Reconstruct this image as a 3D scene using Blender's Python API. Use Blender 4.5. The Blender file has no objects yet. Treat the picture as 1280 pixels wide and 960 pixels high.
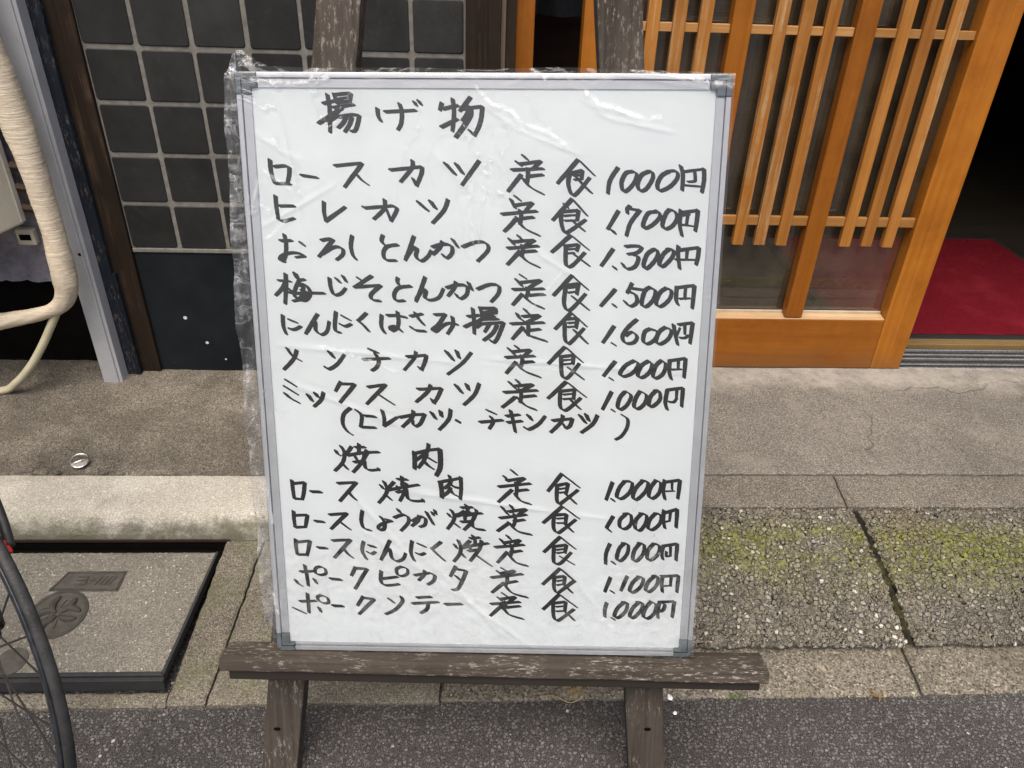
import bpy, math, random
from mathutils import Vector, Matrix, noise

random.seed(7)
R = math.radians
scene = bpy.context.scene

# ------------------------------------------------------------------ camera
cam_data = bpy.data.cameras.new("Camera")
cam = bpy.data.objects.new("Camera", cam_data)
scene.collection.objects.link(cam)
right = Vector((0.998886, -0.035466, 0.031125))
down = Vector((0.007330, -0.534987, -0.844828))
fwd = Vector((0.046614, 0.844115, -0.534132))
mw = Matrix((right, -down, -fwd)).transposed().to_4x4()
mw.translation = Vector((0.0, -1.66, 1.18))
cam.matrix_world = mw
cam_data.sensor_width = 36.0
cam_data.lens = 961.0 / 1280.0 * 36.0
cam_data.clip_start = 0.02
cam_data.clip_end = 500.0
scene.camera = cam

# ------------------------------------------------------------------ sky, sun, exposure
SUN_EL, SUN_AZ = 64.0, 195.0          # overcast: high, from the street side
world = bpy.data.worlds.new("World")
scene.world = world
world.use_nodes = True
wn = world.node_tree.nodes
wl = world.node_tree.links
sky = wn.new("ShaderNodeTexSky")
sky.sky_type = 'NISHITA'
sky.sun_disc = False
sky.sun_elevation = R(SUN_EL)
sky.sun_rotation = R(SUN_AZ)
sky.air_density = 1.0
sky.dust_density = 6.0
sky.ozone_density = 0.6
wl.new(sky.outputs[0], wn["Background"].inputs["Color"])
wn["Background"].inputs["Strength"].default_value = 0.085

sun_data = bpy.data.lights.new("Sun", 'SUN')
sun_data.energy = 1.4
sun_data.angle = R(55.0)
sun_data.color = (1.0, 0.955, 0.88)
sun = bpy.data.objects.new("Sun", sun_data)
scene.collection.objects.link(sun)
az = R(SUN_AZ)
sdir = Vector((math.sin(az) * math.cos(R(SUN_EL)), math.cos(az) * math.cos(R(SUN_EL)), math.sin(R(SUN_EL))))
sun.rotation_euler = (-sdir).to_track_quat('-Z', 'Y').to_euler()
sun.location = (0, -4, 6)

vs = scene.view_settings
vs.view_transform = 'Standard'
vs.look = 'None'
vs.gamma = 1.0
vs.use_curve_mapping = False
vs.exposure = 1.25

# ------------------------------------------------------------------ helpers
WM = {}                                # world matrix of every object built here


class MB:
    """collects shapes for one mesh, in world coordinates (or local ones when given a matrix)"""

    def __init__(self):
        self.v = []
        self.f = []

    def add(self, vs, fs):
        o = len(self.v)
        self.v += [Vector(p) for p in vs]
        self.f += [tuple(o + i for i in q) for q in fs]
        return self

    def box(self, x0, x1, y0, y1, z0, z1):
        return self.add([(x0, y0, z0), (x1, y0, z0), (x1, y1, z0), (x0, y1, z0),
                         (x0, y0, z1), (x1, y0, z1), (x1, y1, z1), (x0, y1, z1)],
                        [(3, 2, 1, 0), (4, 5, 6, 7), (0, 1, 5, 4), (1, 2, 6, 5), (2, 3, 7, 6), (3, 0, 4, 7)])

    def hexa(self, p):
        """eight corners: bottom ring then top ring"""
        return self.add(p, [(3, 2, 1, 0), (4, 5, 6, 7), (0, 1, 5, 4), (1, 2, 6, 5), (2, 3, 7, 6), (3, 0, 4, 7)])

    def tube(self, pts, rad, n=12, caps=True):
        pts = [Vector(p) for p in pts]
        m = len(pts)
        rr = rad if isinstance(rad, (list, tuple)) else [rad] * m
        t0 = (pts[1] - pts[0]).normalized()
        up = Vector((0, 0, 1)) if abs(t0.z) < .9 else Vector((1, 0, 0))
        a = t0.cross(up).normalized()
        o = len(self.v)
        for i in range(m):
            t = (pts[min(i + 1, m - 1)] - pts[max(i - 1, 0)]).normalized()
            a = (a - t * a.dot(t)).normalized()
            b = t.cross(a)
            for k in range(n):
                q = 2 * math.pi * k / n
                self.v.append(pts[i] + (a * math.cos(q) + b * math.sin(q)) * rr[i])
        for i in range(m - 1):
            for k in range(n):
                k2 = (k + 1) % n
                self.f.append((o + i * n + k, o + i * n + k2, o + (i + 1) * n + k2, o + (i + 1) * n + k))
        if caps:
            self.f.append(tuple(o + k for k in range(n - 1, -1, -1)))
            self.f.append(tuple(o + (m - 1) * n + k for k in range(n)))
        return self

    def prism(self, poly, off):
        """polygon extruded by a vector"""
        poly = [Vector(p) for p in poly]
        off = Vector(off)
        n = len(poly)
        return self.add(poly + [p + off for p in poly],
                        [tuple(range(n - 1, -1, -1)), tuple(range(n, 2 * n))] +
                        [(i, (i + 1) % n, n + (i + 1) % n, n + i) for i in range(n)])


def grid(xs, ys, zf):
    v = [Vector(zf(x, y)) for y in ys for x in xs]
    nx = len(xs)
    f = [(j * nx + i, j * nx + i + 1, (j + 1) * nx + i + 1, (j + 1) * nx + i)
         for j in range(len(ys) - 1) for i in range(nx - 1)]
    m = MB()
    m.v, m.f = v, f
    return m


def skirt(m, nx, ny, depth):
    """closes the rim of a grid with walls going straight down"""
    ring = list(range(nx)) + [j * nx + nx - 1 for j in range(1, ny)] + \
        [(ny - 1) * nx + i for i in range(nx - 2, -1, -1)] + [j * nx for j in range(ny - 2, 0, -1)]
    o = len(m.v)
    m.v += [m.v[i] - Vector((0, 0, depth)) for i in ring]
    n = len(ring)
    m.f += [(ring[i], o + i, o + (i + 1) % n, ring[(i + 1) % n]) for i in range(n)]
    return m


def lin(a, b, step):
    n = max(1, int(round(abs(b - a) / step)))
    return [a + (b - a) * i / n for i in range(n + 1)]


def link(o, parent=None):
    scene.collection.objects.link(o)
    if parent is not None:
        o.parent = parent
    return o


def thing(name, label, cat, loc=(0, 0, 0), mat=None, group=None):
    o = link(bpy.data.objects.new(name, None))
    M = mat.copy() if mat else Matrix.Translation(loc)
    o.matrix_world = M
    o.empty_display_size = .05
    WM[o.name] = M
    tag(o, label, cat, group)
    return o


def tag(o, label=None, cat=None, group=None, kind=None):
    if label: o['label'] = label
    if cat: o['category'] = cat
    if group: o['group'] = group
    if kind: o['kind'] = kind
    return o


def obj(name, mb, mat, parent=None, bevel=0, smooth=False, local=False, seg=2):
    """one mesh object; mb is in world coordinates unless local (then in the parent's)"""
    verts = mb.v
    if parent is None:
        xs = [p.x for p in verts]; ys = [p.y for p in verts]; zs = [p.z for p in verts]
        base = Vector(((min(xs) + max(xs)) / 2, (min(ys) + max(ys)) / 2, min(zs)))
        M = Matrix.Translation(base)
    else:
        M = WM[parent.name]
    if not (local and parent is not None):
        I = M.inverted()
        verts = [I @ p for p in verts]
    me = bpy.data.meshes.new(name)
    me.from_pydata([tuple(p) for p in verts], [], mb.f)
    me.validate()
    me.update()
    if smooth:
        me.polygons.foreach_set('use_smooth', [True] * len(me.polygons))
    me.materials.append(mat)
    o = bpy.data.objects.new(name, me)
    link(o, parent)
    if parent is None:
        o.matrix_world = M
    WM[o.name] = M
    if bevel:
        b = o.modifiers.new('bevel', 'BEVEL')
        b.width = bevel; b.segments = seg; b.limit_method = 'ANGLE'; b.angle_limit = R(40)
    return o


def structure(name, mb, mat, **k):
    return tag(obj(name, mb, mat, **k), kind='structure')


def fb(x, y, z=0.0, oct=4):
    return noise.fractal(Vector((x, y, z)), 1.0, 2.0, oct)


def smooth_path(pts, n=6):
    pts = [Vector(p) for p in pts]
    out = []
    for i in range(len(pts) - 1):
        p0 = pts[max(i - 1, 0)]; p1 = pts[i]; p2 = pts[i + 1]; p3 = pts[min(i + 2, len(pts) - 1)]
        for k in range(n):
            t = k / n
            out.append(0.5 * ((2 * p1) + (p2 - p0) * t + (2 * p0 - 5 * p1 + 4 * p2 - p3) * t * t +
                              (3 * p1 - p0 - 3 * p2 + p3) * t ** 3))
    out.append(pts[-1])
    return out


# ------------------------------------------------------------------ materials
class Mat:
    def __init__(self, name):
        self.m = bpy.data.materials.new(name)
        self.m.use_nodes = True
        self.t = self.m.node_tree
        self.b = self.t.nodes["Principled BSDF"]
        self.out = self.t.nodes["Material Output"]
        self.co = self.t.nodes.new("ShaderNodeTexCoord").outputs["Object"]
        self.wpos = self.t.nodes.new("ShaderNodeNewGeometry").outputs["Position"]

    def put(self, sock, v):
        if hasattr(v, 'links') or isinstance(v, bpy.types.NodeSocket):
            self.t.links.new(v, sock)
        else:
            if isinstance(v, tuple) and len(v) == 3 and sock.type == 'RGBA':
                v = (*v, 1.0)
            sock.default_value = v

    def mapv(self, scale=(1, 1, 1), loc=(0, 0, 0), vec=None, rot=(0, 0, 0)):
        n = self.t.nodes.new("ShaderNodeMapping")
        self.put(n.inputs["Vector"], vec if vec is not None else self.co)
        n.inputs["Scale"].default_value = scale
        n.inputs["Location"].default_value = loc
        n.inputs["Rotation"].default_value = rot
        return n.outputs[0]

    def noise(self, scale, detail=4.0, rough=.55, vec=None, dist=0.0):
        n = self.t.nodes.new("ShaderNodeTexNoise")
        self.put(n.inputs["Vector"], vec if vec is not None else self.co)
        n.inputs["Scale"].default_value = scale
        n.inputs["Detail"].default_value = detail
        n.inputs["Roughness"].default_value = rough
        n.inputs["Distortion"].default_value = dist
        return n.outputs["Fac"]

    def noisec(self, scale, detail=3.0, vec=None):
        n = self.t.nodes.new("ShaderNodeTexNoise")
        self.put(n.inputs["Vector"], vec if vec is not None else self.co)
        n.inputs["Scale"].default_value = scale
        n.inputs["Detail"].default_value = detail
        return n.outputs["Color"]

    def vor(self, scale, feature='F1', vec=None, rnd=1.0):
        n = self.t.nodes.new("ShaderNodeTexVoronoi")
        n.feature = feature
        self.put(n.inputs["Vector"], vec if vec is not None else self.co)
        n.inputs["Scale"].default_value = scale
        n.inputs["Randomness"].default_value = rnd
        return n

    def ramp(self, fac, stops, interp='LINEAR'):
        n = self.t.nodes.new("ShaderNodeValToRGB")
        n.color_ramp.interpolation = interp
        el = n.color_ramp.elements
        while len(el) < len(stops):
            el.new(.5)
        for e, (p, c) in zip(el, stops):
            e.position = p
            e.color = (c, c, c, 1) if isinstance(c, (int, float)) else (*c, 1)
        self.put(n.inputs[0], fac)
        return n.outputs[0]

    def mix(self, fac, a, b, mode='MIX'):
        n = self.t.nodes.new("ShaderNodeMix")
        n.data_type = 'RGBA'
        n.blend_type = mode
        n.clamp_factor = True
        self.put(n.inputs[0], fac)
        self.put(n.inputs[6], a)
        self.put(n.inputs[7], b)
        return n.outputs[2]

    def math(self, op, a, b=0.0, clamp=False):
        n = self.t.nodes.new("ShaderNodeMath")
        n.operation = op
        n.use_clamp = clamp
        self.put(n.inputs[0], a)
        self.put(n.inputs[1], b)
        return n.outputs[0]

    def xyz(self, vec=None):
        n = self.t.nodes.new("ShaderNodeSeparateXYZ")
        self.put(n.inputs[0], vec if vec is not None else self.co)
        return n.outputs

    def maprange(self, v, a, b, c=0.0, d=1.0):
        n = self.t.nodes.new("ShaderNodeMapRange")
        self.put(n.inputs[0], v)
        n.inputs[1].default_value = a; n.inputs[2].default_value = b
        n.inputs[3].default_value = c; n.inputs[4].default_value = d
        return n.outputs[0]

    def bump(self, h, strength=.5, dist=.002, normal=None):
        n = self.t.nodes.new("ShaderNodeBump")
        n.inputs["Strength"].default_value = strength
        n.inputs["Distance"].default_value = dist
        self.put(n.inputs["Height"], h)
        if normal is not None:
            self.put(n.inputs["Normal"], normal)
        return n.outputs[0]

    def disp(self, h, scale, mid=.5):
        n = self.t.nodes.new("ShaderNodeDisplacement")
        n.inputs["Midlevel"].default_value = mid
        n.inputs["Scale"].default_value = scale
        self.put(n.inputs["Height"], h)
        self.t.links.new(n.outputs[0], self.out.inputs["Displacement"])
        self.m.displacement_method = 'BOTH'

    def set(self, **k):
        names = dict(col="Base Color", rough="Roughness", metal="Metallic", normal="Normal", spec="Specular IOR Level",
                     coat="Coat Weight", coatr="Coat Roughness", alpha="Alpha", trans="Transmission Weight", ior="IOR")
        for a, v in k.items():
            self.put(self.b.inputs[names[a]], v)
        return self


def plain(name, col, rough=.6, metal=0.0, var=.25, scale=25.0, bump=.15, spec=.5):
    """painted or moulded surface with slight mottling and grime"""
    M = Mat(name)
    n = M.noise(scale, 6, .65)
    n2 = M.noise(scale * 9, 3)
    c = M.mix(M.maprange(n, .3, .72), tuple(x * (1 - var) for x in col), tuple(min(1, x * (1 + var * .6)) for x in col))
    M.set(col=c, rough=M.maprange(n2, .3, .7, max(.05, rough - .1), min(1, rough + .1)), metal=metal, spec=spec,
          normal=M.bump(n2, bump, .0006))
    return M.m


def wood(name, dark, light, axis='z', rough=.6, freq=60.0, contrast=1.0, bump=.35, wear=None, spec=.4, fleck=None, grime=None):
    """long-grained timber; axis is the direction of the grain"""
    M = Mat(name)
    k = freq
    sc = {'x': (k * .03, k, k), 'y': (k, k * .03, k), 'z': (k, k, k * .03)}[axis]
    v = M.mapv(sc)
    n = M.noise(1.0, 8, .68, v, .6)
    sc2 = tuple(s * .18 for s in sc)
    n2 = M.noise(1.0, 3, .5, M.mapv(sc2, (3, 7, 1)))
    f = M.math('ADD', M.math('MULTIPLY', n, .65), M.math('MULTIPLY', n2, .35))
    w = .22 / contrast
    c = M.mix(M.maprange(f, .5 - w, .5 + w), dark, light)
    nb = M.noise(7, 4, .6)
    c = M.mix(M.maprange(nb, .45, .8, 0, .45), c, tuple(x * .6 for x in dark))
    if wear:
        sw = tuple(s * .5 for s in sc)
        a = M.noise(1.0, 6, .75, M.mapv(sw, (9, 2, 4)))
        p = M.noise(9, 5, .65)
        msk = M.math('MULTIPLY', M.maprange(a, .52, .62), M.maprange(p, .42, .6))
        c = M.mix(M.math('MULTIPLY', msk, .8), c, wear)
    oi = M.t.nodes.new("ShaderNodeObjectInfo").outputs['Random']
    c = M.mix(1.0, c, M.ramp(oi, [(0, (.80, .76, .70)), (.5, (.98, .98, .98)), (1, (1.12, 1.14, 1.18))]), 'MULTIPLY')
    if fleck:
        sf = {'x': (60, 240, 240), 'y': (240, 60, 240), 'z': (240, 240, 60)}[axis]
        a = M.noise(1.0, 8, .78, M.mapv(sf, (4, 1, 8)))
        p = M.noise(11, 5, .65, M.mapv((1, 1, 1), (7, 7, 2)))
        msk = M.math('MULTIPLY', M.maprange(a, .54, .60), M.maprange(p, .45, .58))
        c = M.mix(M.math('MULTIPLY', msk, .85), c, fleck)
    if grime:
        g = M.noise(6.5, 6, .7, M.mapv((1, 1, 1), (1, 4, 2)))
        g2 = M.noise(55, 4, .7)
        c = M.mix(M.math('MULTIPLY', M.maprange(g, .42, .70), M.maprange(g2, .3, .7, .4, 1)), c, M.mix(1.0, c, (grime, grime * .88, grime * .8), 'MULTIPLY'))
        z_ = M.xyz()[2]
        lowm = M.maprange(M.math('ADD', z_, M.math('MULTIPLY', g, .14)), .125, .06, 0, .55)
        c = M.mix(lowm, c, (.10, .055, .022))
    M.set(col=c, rough=M.maprange(n, .3, .7, rough - .08, min(1, rough + .15)), spec=spec,
          normal=M.bump(f, bump, .0012))
    return M.m

def concrete(name, dark, mid, light, agg=0.5, pit=260.0, stain=None, moss=None, disp=0.0, fillet=False, fine=520.0, cracks=0, front_tone=None):
    """cast concrete: cloudy tone, fine aggregate specks, pits, optional stains and moss"""
    M = Mat(name)
    P = M.wpos
    cloud = M.noise(3.2, 7, .62, P)
    big = M.noise(9.0, 6, .6, M.mapv((1, 1, 1), (5, 3, 2), P))
    c = M.mix(M.maprange(cloud, .36, .62), dark, mid)
    c = M.mix(M.maprange(big, .46, .74, 0, .62), c, light)
    sp = M.vor(fine, 'F1', P)
    spc = M.ramp(M.xyz(sp.outputs["Color"])[0], [(0, .30), (.35, .75), (.75, 1.1), (.93, 1.3), (1, 2.1)])
    c = M.mix(agg, c, M.mix(1.0, c, spc, 'MULTIPLY'))
    pits = M.noise(pit, 3, .7, P)
    pm = M.maprange(pits, .60, .70)
    c = M.mix(M.math('MULTIPLY', pm, .55), c, tuple(x * .35 for x in dark))
    xyz = M.xyz(P)
    if stain:
        s = M.noise(5.5, 6, .7, M.mapv((1, 1, 1), (1.7, 9, 0), P), .4)
        c = M.mix(M.maprange(s, .55, .72, 0, .7), c, stain)
    if fillet:                                             # pale cement smeared along the threshold
        e = M.noise(14, 5, .7, P)
        edge = M.math('ADD', xyz[1], M.math('MULTIPLY', M.math('SUBTRACT', e, .5), .16))
        c = M.mix(M.math('MULTIPLY', M.maprange(edge, -.085, -.03, 0, .8), M.maprange(M.noise(22, 6, .75, M.mapv((1, 1, 1), (3, 3, 1), P)), .36, .58, .25, 1)), c, tuple(min(.8, x * 1.55) for x in light))
    if front_tone:  # darker grey-green tone on the street side of this y
        dn = M.noise(30, 6, .7, P)
        dz = M.math('ADD', xyz[1], M.math('MULTIPLY', M.math('SUBTRACT', dn, .5), .05))
        c = M.mix(M.maprange(dz, front_tone, front_tone - .012, 0, .8), c, (.115, .108, .082))
    if moss:
        y0, y1, amt = moss
        mn = M.noise(11, 6, .72, P)
        mf = M.noise(140, 4, .7, P)
        band = M.math('MULTIPLY', M.maprange(xyz[1], y0, y0 + .05), M.maprange(xyz[1], y1, y1 - .03))
        mk = M.math('MULTIPLY', band, M.math('MULTIPLY', M.maprange(mn, .47, .58), M.maprange(mf, .38, .55)))
        c = M.mix(M.math('MULTIPLY', mk, amt), c, (.085, .10, .016))
    h = M.math('ADD', M.math('MULTIPLY', sp.outputs["Distance"], -.5), M.math('MULTIPLY', pits, -.6))
    if cracks:
        cw = M.t.nodes.new("ShaderNodeVectorMath"); cw.operation = 'MULTIPLY_ADD'
        M.put(cw.inputs[0], M.noisec(9, 5, P)); cw.inputs[1].default_value = (.16,) * 3; M.put(cw.inputs[2], P)
        ce = M.vor(cracks, 'DISTANCE_TO_EDGE', cw.outputs[0])
        cl = M.maprange(ce.outputs["Distance"], .0, .006, 1, 0)
        cl = M.math('MULTIPLY', cl, M.maprange(M.noise(4.5, 3, .5, M.mapv((1, 1, 1), (2, 5, 0), P)), .53, .60))
        c = M.mix(M.math('MULTIPLY', cl, .65), c, (.04, .036, .03))
        h = M.math('SUBTRACT', h, M.math('MULTIPLY', cl, 1.2))
    M.set(col=c, rough=.9, spec=.25, normal=M.bump(h, .7, .0022))
    if disp:
        M.disp(M.noise(38, 8, .65, P), disp)
    return M.m


def pebbles(name, stones, cement, s1=95.0, s2=210.0, moss=None, disp=.004, tone=(.6, 1.25), smooth=False, tint=None):
    """exposed-aggregate concrete or asphalt: two sizes of stones set in a matrix"""
    M = Mat(name)
    P = M.wpos
    wob = M.noisec(60, 2, P)
    warp = M.t.nodes.new("ShaderNodeVectorMath"); warp.operation = 'MULTIPLY_ADD'
    M.put(warp.inputs[0], wob); warp.inputs[1].default_value = (.006,) * 3; M.put(warp.inputs[2], P)
    Q = warp.outputs[0]
    v1 = M.vor(s1, 'F1', Q); e1 = M.vor(s1, 'DISTANCE_TO_EDGE', Q)
    v2 = M.vor(s2, 'F1', Q); e2 = M.vor(s2, 'DISTANCE_TO_EDGE', Q)
    x1 = M.xyz(v1.outputs["Color"]); x2 = M.xyz(v2.outputs["Color"])
    col1 = M.ramp(x1[0], stones); col2 = M.ramp(x2[0], stones)
    here = M.maprange(x1[1], .44, .48)                       # only part of the cells hold a large stone
    st1 = M.math('MULTIPLY', here, M.math('MULTIPLY', M.maprange(e1.outputs["Distance"], .01, .09), M.maprange(v1.outputs["Distance"], .60, .50)))
    st2 = M.math('MULTIPLY', M.maprange(e2.outputs["Distance"], .01, .12), M.maprange(v2.outputs["Distance"], .60, .42))
    st2 = M.math('MULTIPLY', st2, M.maprange(x2[1], .2, .26))
    c = M.mix(st2, cement, col2)
    c = M.mix(st1, c, col1)
    cloud = M.noise(4.0, 6, .65, P)
    c = M.mix(1.0, c, M.ramp(cloud, [(.3, tone[0]), (.7, tone[1])]), 'MULTIPLY')
    grain = M.noise(420, 3, .7, P)
    c = M.mix(1.0, c, M.ramp(grain, [(.3, .72), (.7, 1.2)]), 'MULTIPLY')
    h = M.math('MAXIMUM', M.math('MULTIPLY', st1, M.maprange(x1[2], 0, 1, .55, 1)),
               M.math('MULTIPLY', st2, M.maprange(x2[2], 0, 1, .3, .75)))
    xyz = M.xyz(P)
    if tint:
        tn = M.noise(6.5, 5, .7, M.mapv((1, 1, 1), (4, 4, 1), P))
        c = M.mix(M.maprange(tn, .58, .72, 0, .6), c, tint)
    if moss:
        y0, y1, amt = moss
        mn = M.noise(8, 7, .72, M.mapv((.6, 1.6, 1), (2, 0, 0), P))
        mf = M.noise(120, 5, .75, P)
        band = M.math('MULTIPLY', M.maprange(xyz[1], y0, y0 + .10), M.maprange(xyz[1], y1, y1 - .05))
        low = M.maprange(h, .75, .25)
        mk = M.math('MULTIPLY', band, M.math('MULTIPLY', M.maprange(mn, .38, .52), M.maprange(mf, .40, .54)))
        mk = M.math('MULTIPLY', mk, M.math('ADD', M.math('MULTIPLY', low, .6), .4))
        c = M.mix(M.math('MULTIPLY', mk, amt), c, M.mix(mf, (.085, .10, .014), (.235, .235, .04)))
    M.set(col=c, rough=.85, spec=.3, normal=M.bump(M.math('ADD', h, M.math('MULTIPLY', grain, .5)), .6, .003))
    if disp:
        M.disp(M.math('ADD', M.math('MULTIPLY', h, .8), M.math('MULTIPLY', M.noise(25, 4, .6, P), .5)), disp, .5)
    return M.m


m_asphalt = pebbles('asphalt', [(0, (.112, .104, .099)), (.5, (.124, .115, .109)), (.95, (.142, .136, .129)), (.992, (.19, .18, .172)), (1, (.45, .43, .41))],
                    (.048, .044, .042), 170, 400, disp=.004, tone=(.72, 1.2))
m_ramp = pebbles('mossy_aggregate', [(0, (.10, .094, .08)), (.25, (.17, .152, .12)), (.55, (.24, .214, .17)), (.75, (.15, .148, .138)), (.93, (.29, .265, .217)), (1, (.50, .47, .41))],
                 (.155, .138, .105), 100, 230, moss=(-.68, -.49, .95), disp=.007, tint=(.17, .135, .085))
m_strip = None
m_lid = pebbles('lid_concrete', [(0, (.20, .184, .15)), (.4, (.25, .23, .19)), (.85, (.29, .268, .223)), (1, (.50, .47, .40))],
                (.235, .216, .178), 240, 520, disp=.001, tone=(.70, 1.15))
m_strip = concrete('gutter_sand_concrete', (.105, .093, .071), (.158, .140, .109), (.205, .183, .146), agg=1.0, fine=330.0, stain=(.20, .165, .105), disp=.003)
m_apron_r = concrete('shop_step_concrete', (.125, .112, .096), (.165, .15, .13), (.20, .182, .155), agg=.85, stain=(.21, .19, .16), fillet=True, cracks=1.7)
m_apron_l = concrete('old_concrete', (.080, .070, .054), (.172, .150, .121), (.26, .226, .184), agg=.95, stain=(.085, .078, .058), disp=.006, cracks=3.2)
m_border = concrete('border_concrete', (.115, .102, .085), (.155, .138, .115), (.185, .168, .14), agg=.95)
m_kerb = concrete('kerb_concrete', (.36, .335, .285), (.44, .415, .355), (.52, .49, .43), agg=.45, moss=(-.525, -.480, .9), stain=(.2, .185, .15), disp=.004, front_tone=-.497)
m_gutter = concrete('gutter_concrete', (.115, .102, .08), (.175, .156, .124), (.22, .198, .16), agg=.9, stain=(.085, .078, .055), moss=(-.85, -.5, .3))
m_dark = plain('dark_void', (.006, .0055, .005), 1.0, spec=0.0)  # near-black, painted in where gaps, slots and holes would be in shade

# ------------------------------------------------------------------ the ground
def road_z(x, y):
    return (x, y, .003 * fb(x * 2.2, y * 2.2))


xs = [-80, -30, -10, -4, -2, -1.4] + lin(-1.2, 1.3, .0035) + [1.5, 2, 4, 10, 30, 80]
ys = [-80, -30, -10, -4, -2.2, -1.6] + lin(-1.25, -.80, .0035) + [-.7, -.3, .5, 4, 20, 80]
structure('road', grid(xs, ys, road_z), m_asphalt, smooth=True)


def ragged(x, y, amp, f=40.0):
    return amp * (fb(x * f, y * f + 3.1) + .6 * fb(x * 7, y * 7 + 1.3))


def slab(name, x0, x1, y0, y1, zf, mat, depth, step=.004, amp=.002, skew0=0.0, skew1=0.0, round_=.004, under=0.0, bite=0.0):
    """a ground slab between y0 (street side) and y1 with slightly ragged, rounded edges; skew leans its ends"""
    xs = lin(x0, x1, step); ys = lin(y0, y1, step)

    def f(x, y):
        t = (y - y1) / (y0 - y1)
        ed = min(x - x0, x1 - x, y - y0, y1 - y)
        xx = x + t * (skew0 if x < (x0 + x1) / 2 else skew1)
        yy = y
        if x <= x0 + 1e-6 or x >= x1 - 1e-6: xx += ragged(3.0, y, amp)
        if y <= y0 + 1e-6 or y >= y1 - 1e-6: yy += ragged(x, 7.0 + y, amp)
        if bite and y <= y0 + 1e-6: yy += bite * max(0.0, .25 + fb(x * 5.5, 4.4) + .5 * fb(x * 30, 1.4)) * min(1, max(.0, (x + .74) * 9))
        z = zf(x, y)
        if ed < step * .6: z -= round_
        elif ed < step * 1.6: z -= round_ * .25
        return (xx, yy, z)
    m = grid(xs, ys, f)
    k0 = len(m.v)
    skirt(m, len(xs), len(ys), depth)
    if under:
        cx, cy = (x0 + x1) / 2, (y0 + y1) / 2
        for p in m.v[k0:]:
            p.x += under * max(-1, min(1, (cx - p.x) * 50)) * (abs(p.x - cx) > (x1 - x0) * .45)
            p.y += under * max(-1, min(1, (cy - p.y) * 50)) * (abs(p.y - cy) > (y1 - y0) * .42)
    return structure(name, m, mat, smooth=False)


def lerp(a, b, t): return a + (b - a) * t


MIDX = -.06
z_apron_r = lambda x, y: lerp(.165, .141, min(1, max(0, -y / .373))) + .0015 * fb(x * 6, y * 6)
z_apron_l = lambda x, y: lerp(.163, .137, min(1, max(0, -y / .385))) + .004 * fb(x * 4, y * 4)
slab('pavement', MIDX + .004, 1.7, -.371, .046, z_apron_r, m_apron_r, .16, .005, .0032)
slab('pavement', 1.704, 6.0, -.371, .046, z_apron_r, m_apron_r, .16, .05, .001)
slab('pavement', -1.5, MIDX, -.3805, .70, z_apron_l, m_apron_l, .15, .006, .004, bite=.016)
slab('pavement', -6.0, -1.504, -.384, .70, z_apron_l, m_apron_l, .15, .05, .001)
z_b = lambda x, y: lerp(.140, .131, (-y - .373) / .095) + .0012 * fb(x * 7, y * 7)
slab('kerb_border', MIDX + .004, .778, -.4675, -.3745, z_b, m_border, .13, .004, .0026, 0, -.004)
slab('kerb_border', .7815, 1.75, -.4675, -.3745, z_b, m_border, .13, .004, .0026, -.004, 0)
slab('kerb_border', 1.754, 6.0, -.4675, -.3745, z_b, m_border, .13, .05, .0005)
z_r = lambda x, y: lerp(.131, .043, ((-y - .470) / .272)) + .010 * math.sin(math.pi * min(1, max(0, (-y - .470) / .272))) + .003 * fb(x * 5, y * 5)
slab('kerb_ramp', MIDX + .004, .785, -.745, -.471, z_r, m_ramp, .03, .0032, .004, 0, .015, .007, .016)
slab('kerb_ramp', .798, 1.75, -.742, -.471, z_r, m_ramp, .03, .0032, .004, .018, 0, .009, .016)
slab('kerb_ramp', 1.76, 6.0, -.745, -.471, z_r, m_ramp, .03, .05, .001)
z_g = lambda x, y: lerp(.024, .006, (-y - .70) / .128) + .0015 * fb(x * 8, y * 8)
slab('gutter_strip', MIDX + .004, .798, -.827, -.66, z_g, m_strip, .03, .0035, .003, 0, -.002, .004)
slab('gutter_strip', .803, 1.75, -.825, -.66, z_g, m_strip, .03, .0035, .003, -.002, 0, .004)
slab('gutter_strip', 1.754, 6.0, -.827, -.66, z_g, m_strip, .03, .05, .001)

# left: pale kerb with a rounded nose
prof = [(-.386, .141), (-.40, .1415), (-.43, .139), (-.46, .136), (-.482, .132), (-.492, .128), (-.500, .120), (-.505, .110), (-.508, .098), (-.5095, .086), (-.510, .04)]
kxs = lin(-1.45, MIDX, .0055)
pp = smooth_path([(0, a, b) for a, b in prof], 6)
mk = MB()
for p in pp:
    for x in kxs:
        mk.v.append(Vector((x, p.y + .0015 * fb(x * 9, p.z * 30 + p.y * 9), p.z + .0018 * fb(x * 7, p.y * 12, 4))))
n_ = len(kxs)
mk.f = [(j * n_ + i + 1, j * n_ + i, (j + 1) * n_ + i, (j + 1) * n_ + i + 1) for j in range(len(pp) - 1) for i in range(n_ - 1)]
mk.f = [tuple(reversed(q)) for q in mk.f]
structure('kerb', mk, m_kerb, smooth=True)
mk = MB()
for j, (a, b) in enumerate(prof):
    mk.v += [Vector((-6, a, b)), Vector((-1.454, a, b))]
mk.f = [(2 * j, 2 * j + 1, 2 * j + 3, 2 * j + 2) for j in range(len(prof) - 1)]
structure('kerb', mk, m_kerb, smooth=True)
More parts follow.
